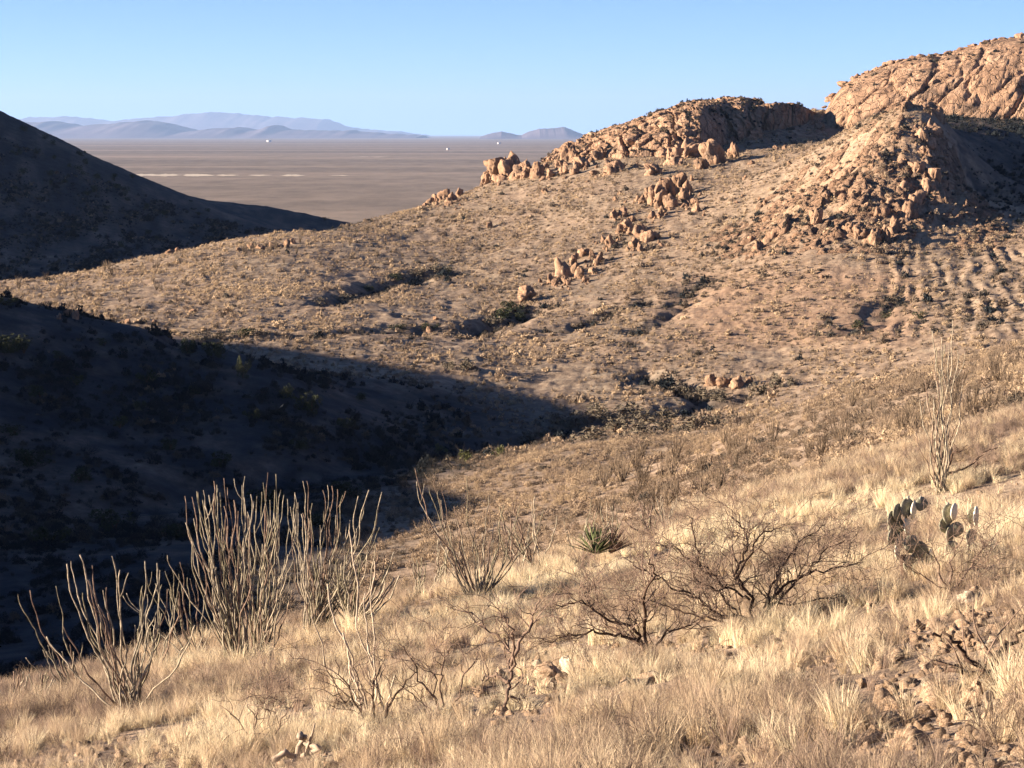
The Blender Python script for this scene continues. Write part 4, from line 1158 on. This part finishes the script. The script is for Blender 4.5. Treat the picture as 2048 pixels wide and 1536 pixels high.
mesquite('smaller dark bare shrub with low arching limbs beside the pale stones',
         [[(1298, 1312), (1280, 1280), (1240, 1270), (1190, 1265), (1140, 1270), (1100, 1285)], [(1298, 1312), (1270, 1260), (1210, 1230), (1160, 1200), (1100, 1215)], [(1298, 1312), (1290, 1240), (1285, 1195), (1310, 1150), (1300, 1120)],
          [(1300, 1312), (1330, 1265), (1380, 1250), (1430, 1255)], [(1280, 1280), (1220, 1250), (1180, 1190), (1160, 1170)], [(1298, 1312), (1250, 1330), (1200, 1330)]], 52, base=(1298, 1318))
mesquite('crooked bare stem with a few arching limbs at the stony right edge',
         [[(2060, 1350), (2010, 1340), (1975, 1345), (1940, 1325), (1920, 1290), (1890, 1275), (1860, 1266)], [(1975, 1345), (2000, 1310), (2030, 1280), (2060, 1250)], [(1940, 1330), (1900, 1335), (1870, 1330)]], 53, base=(2052, 1362), fine=0.3, depth=1)
mesquite('dark zigzag branches beside the tall thin ocotillo',
         [[(1880, 968), (1895, 940), (1905, 905), (1925, 900), (1935, 890)], [(1895, 945), (1925, 938), (1955, 920), (1975, 900), (1995, 895)], [(1905, 940), (1918, 968)], [(1905, 905), (1900, 880), (1915, 850)], [(1955, 920), (1945, 950), (1965, 960)]], 54, base=(1882, 975), rad=0.03, fine=0.5, depth=2)
mesquite('gnarled upright bare shrub among the stones',
         [[(1020, 1420), (1018, 1360), (1022, 1315), (1000, 1275), (965, 1250), (930, 1225)], [(1022, 1320), (1050, 1270), (1065, 1230), (1080, 1200)], [(1018, 1350), (985, 1350), (960, 1358)], [(1020, 1330), (1030, 1270), (1015, 1230), (1000, 1215)], [(1018, 1380), (1060, 1400), (1050, 1440)]], 55, base=(1020, 1425), rad=0.02, fine=0.6, depth=2, mat=M_TWIG)
mesquite('thin twiggy shrub with fine fanning stems on the open grass',
         [[(885, 1428), (850, 1370), (820, 1320), (800, 1290)], [(885, 1428), (880, 1370), (890, 1320), (905, 1290)], [(885, 1428), (920, 1380), (940, 1330), (960, 1310)], [(885, 1428), (840, 1400), (800, 1370)], [(885, 1428), (860, 1350), (850, 1310)]], 56, base=(885, 1432), rad=0.014, fine=0.6, depth=2, mat=M_TWIG)
mesquite('tangle of fine dark stems around the foot of the pale dead wands',
         [[(750, 1455), (700, 1390), (670, 1320)], [(750, 1455), (745, 1380), (760, 1330)], [(750, 1455), (790, 1390), (830, 1345)], [(750, 1455), (720, 1410), (690, 1400), (650, 1380)]], 57, base=(752, 1462), rad=0.016, fine=0.7, depth=2)
mesquite('grey twiggy shrub low on the grass beside the broken dead limbs',
         [[(520, 1500), (480, 1440), (440, 1410)], [(520, 1500), (510, 1430), (520, 1390)], [(520, 1500), (560, 1440), (590, 1400)], [(520, 1500), (540, 1430), (545, 1400)]], 58, base=(520, 1505), rad=0.010, fine=0.8, depth=2, mat=M_TWIG)
mesquite('bushy tangle of fine brown stems around the prickly pear',
         [[(1900, 1180), (1870, 1120), (1860, 1070)], [(1900, 1180), (1910, 1110), (1930, 1060)], [(1900, 1180), (1950, 1120), (1990, 1070)], [(1900, 1180), (1840, 1150), (1800, 1110)], [(1900, 1180), (1930, 1140), (1980, 1130), (2010, 1100)]], 59, base=(1900, 1190), rad=0.012, fine=1.0, depth=3, mat=M_TWIG)
# broken dead limbs at the bottom
dead = tag(empty('dead_branches', tuple(ground_at(600, 1520, 8))), 'broken weathered dead limbs lying crosswise in the grass', 'deadwood')
gd_ = np.array(dead.location)
for L_, r0 in (([(545, 1530), (570, 1512), (600, 1528), (630, 1536)], .022), ([(585, 1545), (604, 1490), (612, 1480)], .024), ([(604, 1492), (640, 1502), (600, 1524)], .022), ([(610, 1520), (628, 1455)], .012), ([(560, 1545), (545, 1525)], .02), ([(600, 1484), (602, 1476)], .026)):
    pts = np.array([P3(a, b - 8, gd_[1] + rnd.uniform(-.2, .1)) for a, b in L_]); r0 *= 1.3
    t = np.linspace(0, len(pts) - 1, 4 * (len(pts) - 1) + 1)
    P_ = np.stack([np.interp(t, np.arange(len(pts)), pts[:, c]) for c in range(3)], 1); P_ += rng.normal(size=P_.shape) * 0.006
    vv, qq = tubes([(P_, np.linspace(r0, r0 * .6, len(P_)) * (1 + .15 * rng.normal(size=len(P_))))], 6)
    obj('limb', mesh_from('limb', vv - gd_, [qq], M_GREY), dead)

# prickly pear
def mat_pad():
    m, nt, b = nodes_mat('cactus_skin'); n = NT(nt); p = n.objco()
    f = n.noise(p, 3.0, 6, 0.75)
    c = n.ramp(f, [(0.3, (0.11, 0.108, 0.078)), (0.5, (0.22, 0.21, 0.15)), (0.7, (0.45, 0.41, 0.32))])
    vo = n.n('ShaderNodeTexVoronoi'); vo.inputs['Scale'].default_value = 26.0; n.l(p, vo.inputs['Vector'])
    c = n.mix(n.maprange(vo.outputs['Distance'], 0.12, 0.2, 0.85, 0.0), c, (0.72, 0.68, 0.56))
    n.l(c, b.inputs['Base Color']); b.inputs['Roughness'].default_value = 0.6
    n.bump(f, b, 0.3, 0.01)
    return m
M_PAD = mat_pad()
M_PADLIT = mat_simple('sunlit_pad', (0.68, 0.63, 0.49), 0.28, 9.0, 0.7)  # sunlit copy of the pad skin, sunlight put into the colour
pv_, pf_ = ICO[3]
def pad_mesh(mat):
    v = pv_.copy()
    v[:, 0] *= 0.78 + 0.22 * np.clip(v[:, 2] + 0.3, -0.6, 0.6)
    v[:, 1] *= 0.20
    v += pv_ * (0.03 * fbm(pv_[:, 0] * 3, pv_[:, 1] * 3, pv_[:, 2] * 3, 3))[:, None]
    return mesh_from('pad', v, [pf_], mat, True)
PADM, PADLIT = pad_mesh(M_PAD), pad_mesh(M_PADLIT)
def prickly(label, base, pads, trunk=None):
    g = ground_at(*base, 8); e = tag(empty('prickly_pear', tuple(g)), label, 'cactus'); k = g[1] / F
    for (u, v, w, h, turn, tilt, wh) in pads:
        p = P3(u, v, g[1] + rnd.uniform(-0.06, 0.06))
        o = obj('pad', PADLIT if wh else PADM, e)
        o.location = p - g
        o.scale = (w * k / 2 / 0.86, w * k / 2 / 0.8, h * k / 2)
        o.rotation_euler = (rnd.uniform(-.1, .1), R(tilt), R(turn + (0 if wh else rnd.uniform(5, 35))))
    if trunk:
        pts = np.array([P3(a, b, g[1] + 0.03) for a, b in trunk]); pts[0, 2] -= 0.08
        vv, qq = tubes([(pts, np.linspace(0.05, 0.04, len(pts)))], 8)
        obj('trunk', mesh_from('trunk', vv - g, [qq], M_WOOD), e)
    return e
# turn 90 shows a pad edge-on with its face to the sun
prickly('tall prickly pear with pale sunlit pads on a short dark trunk', (1815, 1165), [
    (1814, 1016, 34, 42, 20, 8, 0), (1827, 1020, 40, 40, 68, 2, 1), (1843, 1008, 26, 30, -15, 20, 0), (1814, 1052, 38, 40, 66, -10, 1), (1795, 1026, 36, 40, 40, -35, 0), (1782, 1038, 32, 34, 25, -50, 0),
    (1793, 1056, 40, 44, 10, -15, 0), (1783, 1075, 32, 34, 30, -60, 0), (1800, 1082, 36, 36, 50, -30, 0), (1795, 1104, 30, 34, 62, 0, 1), (1822, 1088, 34, 38, 5, 10, 0), (1838, 1100, 36, 38, -20, 40, 0), (1850, 1118, 36, 36, -30, 60, 0), (1840, 1138, 40, 40, 0, 20, 0), (1858, 1145, 36, 34, -20, -30, 0), (1820, 1130, 34, 42, 15, 0, 0), (1835, 1160, 40, 34, 0, 80, 0), (1862, 1106, 18, 18, 60, 10, 1), (1842, 1122, 14, 14, 60, 0, 1), (1817, 996, 14, 10, 60, 0, 1), (1842, 997, 14, 10, 60, 0, 1)],
    [(1810, 1168), (1808, 1140), (1806, 1110)])
prickly('middle prickly pear with one pale curved pad, half hidden by brown stems', (1905, 1120), [(1898, 1028, 36, 42, 0, 5, 0), (1908, 1024, 40, 36, 62, -18, 1), (1896, 1010, 14, 12, 60, 0, 1), (1890, 1050, 34, 38, 10, -30, 0), (1900, 1070, 36, 40, 20, 10, 0), (1912, 1060, 30, 34, -20, 30, 0), (1903, 1100, 34, 40, 10, 0, 0)])
prickly('slim prickly pear ending in a single bright upright pad', (1948, 1130), [(1952, 1032, 40, 42, 70, -6, 1), (1945, 1032, 26, 36, 0, 5, 0), (1942, 1075, 30, 36, 10, 20, 0), (1938, 1090, 14, 14, 60, 0, 1), (1946, 1105, 30, 40, 0, -10, 0)])

# yucca
def mat_leaf(name, col): return mat_simple(name, col, 0.3, 4.0, 0.6)
M_YUC, M_YUCD = mat_leaf('yucca_leaf', (0.13, 0.15, 0.07)), mat_leaf('dead_yucca_leaf', (0.22, 0.145, 0.11))
g = ground_at(1200, 1135, 8)
yuc = tag(empty('yucca', tuple(g)), 'spiky green yucca rosette with a brown dead side, on the grassy brow', 'yucca')
ky = g[1] / F
def leaf_mesh(mat):
    t = np.linspace(0, 1, 6); w = 0.045 * (1 - t) ** 0.6 * (0.6 + 0.4 * np.sin(np.minimum(t * 3, 1) * 1.57))
    V = np.concatenate([np.stack([-w, 0.02 * np.abs(w) / 0.045, t], 1), np.stack([0 * w, -0.012 + 0 * w, t], 1), np.stack([w, 0.02 * np.abs(w) / 0.045, t], 1)])
    i = np.arange(5)
    return mesh_from('leaf', V, [np.concatenate([np.stack([i, i + 6, i + 7, i + 1], 1), np.stack([i + 6, i + 12, i + 13, i + 7], 1)])], mat)
YL, YD = leaf_mesh(M_YUC), leaf_mesh(M_YUCD)
for i in range(120):
    deadl = i % 4 == 0
    o = obj('leaf', YD if deadl else YL, yuc)
    az = rnd.uniform(0, 6.28) if not deadl else rnd.uniform(-1.0, 1.0)
    el = rnd.uniform(0.1, 1.25)
    dirv = Vector((math.cos(az) * math.sin(el), math.sin(az) * math.sin(el), math.cos(el)))
    o.rotation_euler = dirv.to_track_quat('Z', 'Y').to_euler()
    s_ = rnd.uniform(42, 62) * ky
    o.scale = (s_ * 1.2, s_, s_)
    o.location = Vector((0, 0, 26 * ky)) + dirv * 0.05 + (Vector((18 * ky, 0, 0)) if deadl else Vector((-8 * ky, 0, 0)))

# shrubs and small trees on the far slopes, each one told apart
def mat_foliage(name, lo, hi):
    m, nt, b = nodes_mat(name); n = NT(nt)
    f = n.noise(n.objco(), 1.6, 4, 0.6)
    n.l(n.ramp(f, [(0.3, lo), (0.7, hi)]), b.inputs['Base Color'])
    return m
M_JUN = mat_foliage('juniper_foliage', (0.022, 0.028, 0.016), (0.06, 0.065, 0.035))
M_BUSH = mat_foliage('grey_brush', (0.09, 0.075, 0.055), (0.20, 0.165, 0.12))
M_GRN = mat_foliage('green_brush', (0.07, 0.075, 0.03), (0.15, 0.15, 0.06))
def crown_mesh(seed, n, mat, size=0.07, lobes=7):
    r_ = np.random.default_rng(seed)
    c = r_.normal(size=(lobes, 3)) * np.array([0.42, 0.42, 0.25]) + np.array([0, 0, 0.55])
    rr = r_.uniform(0.25, 0.5, lobes)
    k = r_.integers(0, lobes, n)
    d = r_.normal(size=(n, 3)); d /= np.linalg.norm(d, axis=1)[:, None]
    p = c[k] + d * (rr[k] * r_.uniform(0.5, 1.05, n) ** 0.5)[:, None]
    p[:, 2] = np.maximum(p[:, 2], 0.03)
    V = (p[:, None, :] + r_.normal(size=(n, 3, 3)) * size).reshape(-1, 3)
    return mesh_from('crown', V, [np.arange(3 * n).reshape(-1, 3)], mat)
def trunk_mesh(seed):
    r_ = np.random.default_rng(seed); ps = []
    for i in range(4):
        a = r_.uniform(0, 6.28)
        ps.append((np.array([[0, 0, -0.05], [0.1 * math.cos(a), 0.1 * math.sin(a), 0.25], [0.3 * math.cos(a), 0.3 * math.sin(a), 0.6]]), [0.05, 0.04, 0.02]))
    v, q = tubes(ps, 5)
    return mesh_from('trunk', v, [q], M_WOOD)
TRK = [trunk_mesh(i) for i in range(3)]
CRJ = [crown_mesh(400 + i, 520, M_JUN) for i in range(4)]
CRB = [crown_mesh(410 + i, 420, M_BUSH, 0.075) for i in range(4)]
CRG = [crown_mesh(420 + i, 420, M_GRN, 0.075) for i in range(2)]
def shrub(name, u, v, w, h, crowns, label, cat, group=None, dmin=75):
    g = ground_at(u, v, dmin); k = g[1] / F
    e = tag(empty(name, tuple(g), rnd.uniform(0, 6.28)), label, cat, group)
    e.scale = (w * k / 1.5, w * k / 1.5, h * k / 1.05)
    obj('crown', rnd.choice(crowns), e); obj('trunk', rnd.choice(TRK), e)
    return e
jun = [(10, 612, 34, 16), (20, 706, 60, 30), (48, 712, 40, 26), (375, 708, 28, 30), (418, 712, 26, 22), (438, 716, 34, 28), (486, 760, 22, 40), (294, 768, 36, 24), (624, 828, 40, 40), (575, 798, 28, 26), (120, 720, 20, 14), (210, 690, 22, 12), (150, 775, 26, 18), (80, 800, 34, 20), (240, 860, 30, 20), (340, 900, 34, 20), (440, 935, 40, 26), (60, 930, 60, 30), (160, 960, 44, 26), (280, 820, 24, 16), (505, 840, 26, 18), (690, 860, 28, 20), (720, 800, 22, 14), (390, 790, 24, 16), (600, 905, 30, 22), (30, 870, 36, 22), (700, 1000, 50, 30), (520, 1010, 56, 34), (230, 1060, 60, 36), (100, 1090, 60, 36), (360, 1080, 50, 30), (640, 1060, 50, 30)]
for (u, v, w, h) in jun:
    shrub('juniper', u, v, w, h, CRJ, ('large ' if w > 39 else '') + ('dark evergreen shrub on the crest of the shaded near hill' if v < 730 and u < 460 else 'dark evergreen shrub low down beside the shaded draw' if v > 890 else 'dark evergreen shrub halfway down the shaded near hill'), 'shrub', 'evergreen shrubs on the shaded hillside')
for i in range(46):
    u = rnd.uniform(10, 330) if i % 2 else rnd.uniform(60, 700)
    v = np.interp(u, [0, 100, 200, 300, 400, 500, 600, 740], [228, 282, 325, 368, 394, 412, 424, 436]) + rnd.random() ** 1.4 * 150 + 3
    if v > np.interp(u, [0, 300, 740], [545, 500, 436]) - 4: continue
    shrub('juniper', u, v + (0 if u < 380 else 3), rnd.uniform(8, 18) * (1 if u < 380 else 0.7), rnd.uniform(6, 12) * (1 if u < 380 else 0.6), CRJ, ('small dark shrub high on the far shaded hill' if u < 260 and v < 380 else 'small dark shrub on the long tapering foot of the far shaded hill' if u > 380 else 'small dark shrub low on the far shaded hill'), 'shrub', 'shrubs on the far shaded hill', 500)
bush = [(905, 742, 30, 20), (934, 746, 36, 24), (1350, 792, 50, 20), (1400, 800, 60, 24), (1440, 804, 40, 20), (1330, 778, 36, 16), (1520, 790, 40, 22), (1550, 780, 36, 24), (1580, 776, 30, 18), (1250, 838, 60, 26), (1200, 842, 60, 28), (1150, 856, 50, 28), (1110, 850, 44, 22), (1290, 848, 60, 24), (1330, 842, 50, 22), (1230, 866, 70, 30), (1280, 872, 60, 26), (1180, 880, 60, 26), (1330, 866, 50, 24), (1380, 860, 50, 26), (1430, 852, 44, 24), (1100, 880, 50, 24), (1050, 890, 44, 20),
        (830, 556, 34, 14), (870, 552, 36, 16), (895, 548, 20, 12), (790, 566, 26, 12), (740, 584, 24, 12), (690, 600, 26, 10), (640, 612, 26, 12), (480, 676, 40, 14), (440, 680, 36, 14), (400, 682, 40, 14), (520, 674, 30, 12), (860, 660, 30, 12), (800, 664, 30, 10), (1000, 640, 44, 22), (1030, 628, 36, 20), (980, 655, 40, 18), (1040, 645, 30, 18), (1720, 662, 26, 14), (1770, 640, 22, 16), (1840, 640, 22, 14), (1790, 610, 18, 12)]
for (u, v, w, h) in bush:
    wash = v > 740
    shrub('brush', u, v, w, h, CRB if wash else CRB + CRJ, ('large' if w > 48 else 'small') + ' clump of grey bare brush along the wash' + (' beside the tan bank boulders' if u > 1300 and v < 812 else ' on the open flat above the shade' if v < 750 else ' at the tip of the shadow') if wash else 'dark brush growing in a gully of the far slope', 'shrub', 'brush along the wash' if wash else 'brush in the gullies')
for (u, v, w, h) in [(930, 925, 30, 20), (1002, 914, 26, 18), (880, 905, 24, 14)]:
    shrub('green_shrub', u, v, w, h, CRG, 'small green shrub at the edge of the shaded draw', 'shrub', 'green shrubs at the shade edge')
OF = [vase_mesh(500 + i, 22, 2.2, 0.9, 0.032, M_OCOF) for i in range(4)]
def far_oco(u, v, h, label, group, dmin):
    g = ground_at(u, v, dmin); k = g[1] / F
    o = obj('ocotillo', rnd.choice(OF)); o.location = g
    s_ = h * k / 2.2; o.scale = (s_, s_, s_); o.rotation_euler = (0, 0, rnd.uniform(0, 6.28))
    tag(o, label, 'ocotillo', group)
for i in range(75):
    u = rnd.uniform(1180, 2040); top = np.interp(u, [1150, 1500, 1850, 2048], [905, 850, 768, 695]); bot = np.interp(u, [1150, 1500, 1850, 2048], [1075, 985, 880, 822])
    v = rnd.uniform(top + 4, bot)
    hh_ = rnd.uniform(26, 62) * (0.75 + 0.5 * (v - top) / (bot - top))
    far_oco(u, v, hh_, ('tall' if hh_ > 52 else 'short' if hh_ < 36 else 'middling') + ' brown vase-shaped ocotillo on the middle slope ' + ('just above the wash brush' if v < top + 25 else 'close behind the straw-coloured brow' if v > bot - 30 else 'amid low scrub'), 'ocotillos on the middle slope', 75)
for i in range(60):
    u = rnd.uniform(20, 760); top = np.interp(u, [0, 300, 740], [566, 514, 440]); v = top + 6 + rnd.random() * 80
    far_oco(u, v, rnd.uniform(10, 22), 'small vase-shaped ocotillo ' + ('along the crest of the golden far slope' if v < top + 30 else 'lower down the golden far slope'), 'ocotillos on the far slope', 300)

# farm buildings far out on the plain
M_BW, M_BR = mat_simple('white_wall', (0.55, 0.52, 0.48), 0.05, 1.0), mat_simple('metal_roof', (0.55, 0.55, 0.56), 0.05, 1.0)
def farm(u, v, wpx, label):
    d = PLAIN_Z / float(ray(1024, v)[1]); x = float(ray(u, v)[0]) * d; w = wpx * d / F; h = max(5.0, w * 0.28); l = w * 0.7
    e = tag(empty('farm_building', (x, d, PLAIN_Z)), label, 'building')
    b_ = mesh_from('wall', [(-w/2, -l/2, -1), (w/2, -l/2, -1), (w/2, l/2, -1), (-w/2, l/2, -1), (-w/2, -l/2, h), (w/2, -l/2, h), (w/2, l/2, h), (-w/2, l/2, h)], [np.array([[0, 1, 5, 4], [1, 2, 6, 5], [2, 3, 7, 6], [3, 0, 4, 7]])], M_BW)
    r_ = mesh_from('roof', [(-w*.53, -l*.55, h), (w*.53, -l*.55, h), (w*.53, l*.55, h), (-w*.53, l*.55, h), (-w*.53, 0, h*1.5), (w*.53, 0, h*1.5)], [np.array([[0, 1, 5, 4], [2, 3, 4, 5], [0, 3, 2, 1]]), np.array([[0, 4, 3], [1, 2, 5]])], M_BR)
    obj('wall', b_, e); obj('roof', r_, e)
farm(896, 300, 6, 'tiny white farm building alone on the plain')
farm(538, 284, 9, 'long pale farm shed far out on the plain')
farm(998, 288, 7, 'tiny pale house on the plain near the small blue peaks')

def cleft_brush(objs, n):
    P_, T_ = [], []
    for o_, k, lim in objs:
        m_ = o_.data; co = np.empty(len(m_.vertices) * 3, np.float32); m_.vertices.foreach_get('co', co); co = co.reshape(-1, 3)
        no = np.empty(len(m_.vertices) * 3, np.float32); m_.vertex_normals.foreach_get('vector', no); no = no.reshape(-1, 3)
        w = o_.matrix_basis.translation + (o_.parent.location if o_.parent else Vector())
        ok = np.where((np.abs(no[:, 2]) > lim))[0]
        sel_ = rng.choice(ok, min(k, len(ok)), replace=False)
        P_.append(co[sel_] + np.array(w))
    P_ = np.concatenate(P_)
    m = len(P_)
    scatter('cleft_brush', P_, np.exp(rng.normal(-0.35, 0.4, m)), rng.integers(0, 5, m), rng.normal(0.18, 0.16, m), CS, 0.2, 'dark brush rooted in the clefts of the crags')
cl = {o_.name: o_ for o_ in bpy.data.objects}
cleft_brush([(cl['cliff_face'], 420, 0.72), (cl['crag_face'], 700, 0.66), (cl['rock_face'], 900, 0.6), (cl['end_wall'], 60, 0.7)], 0)
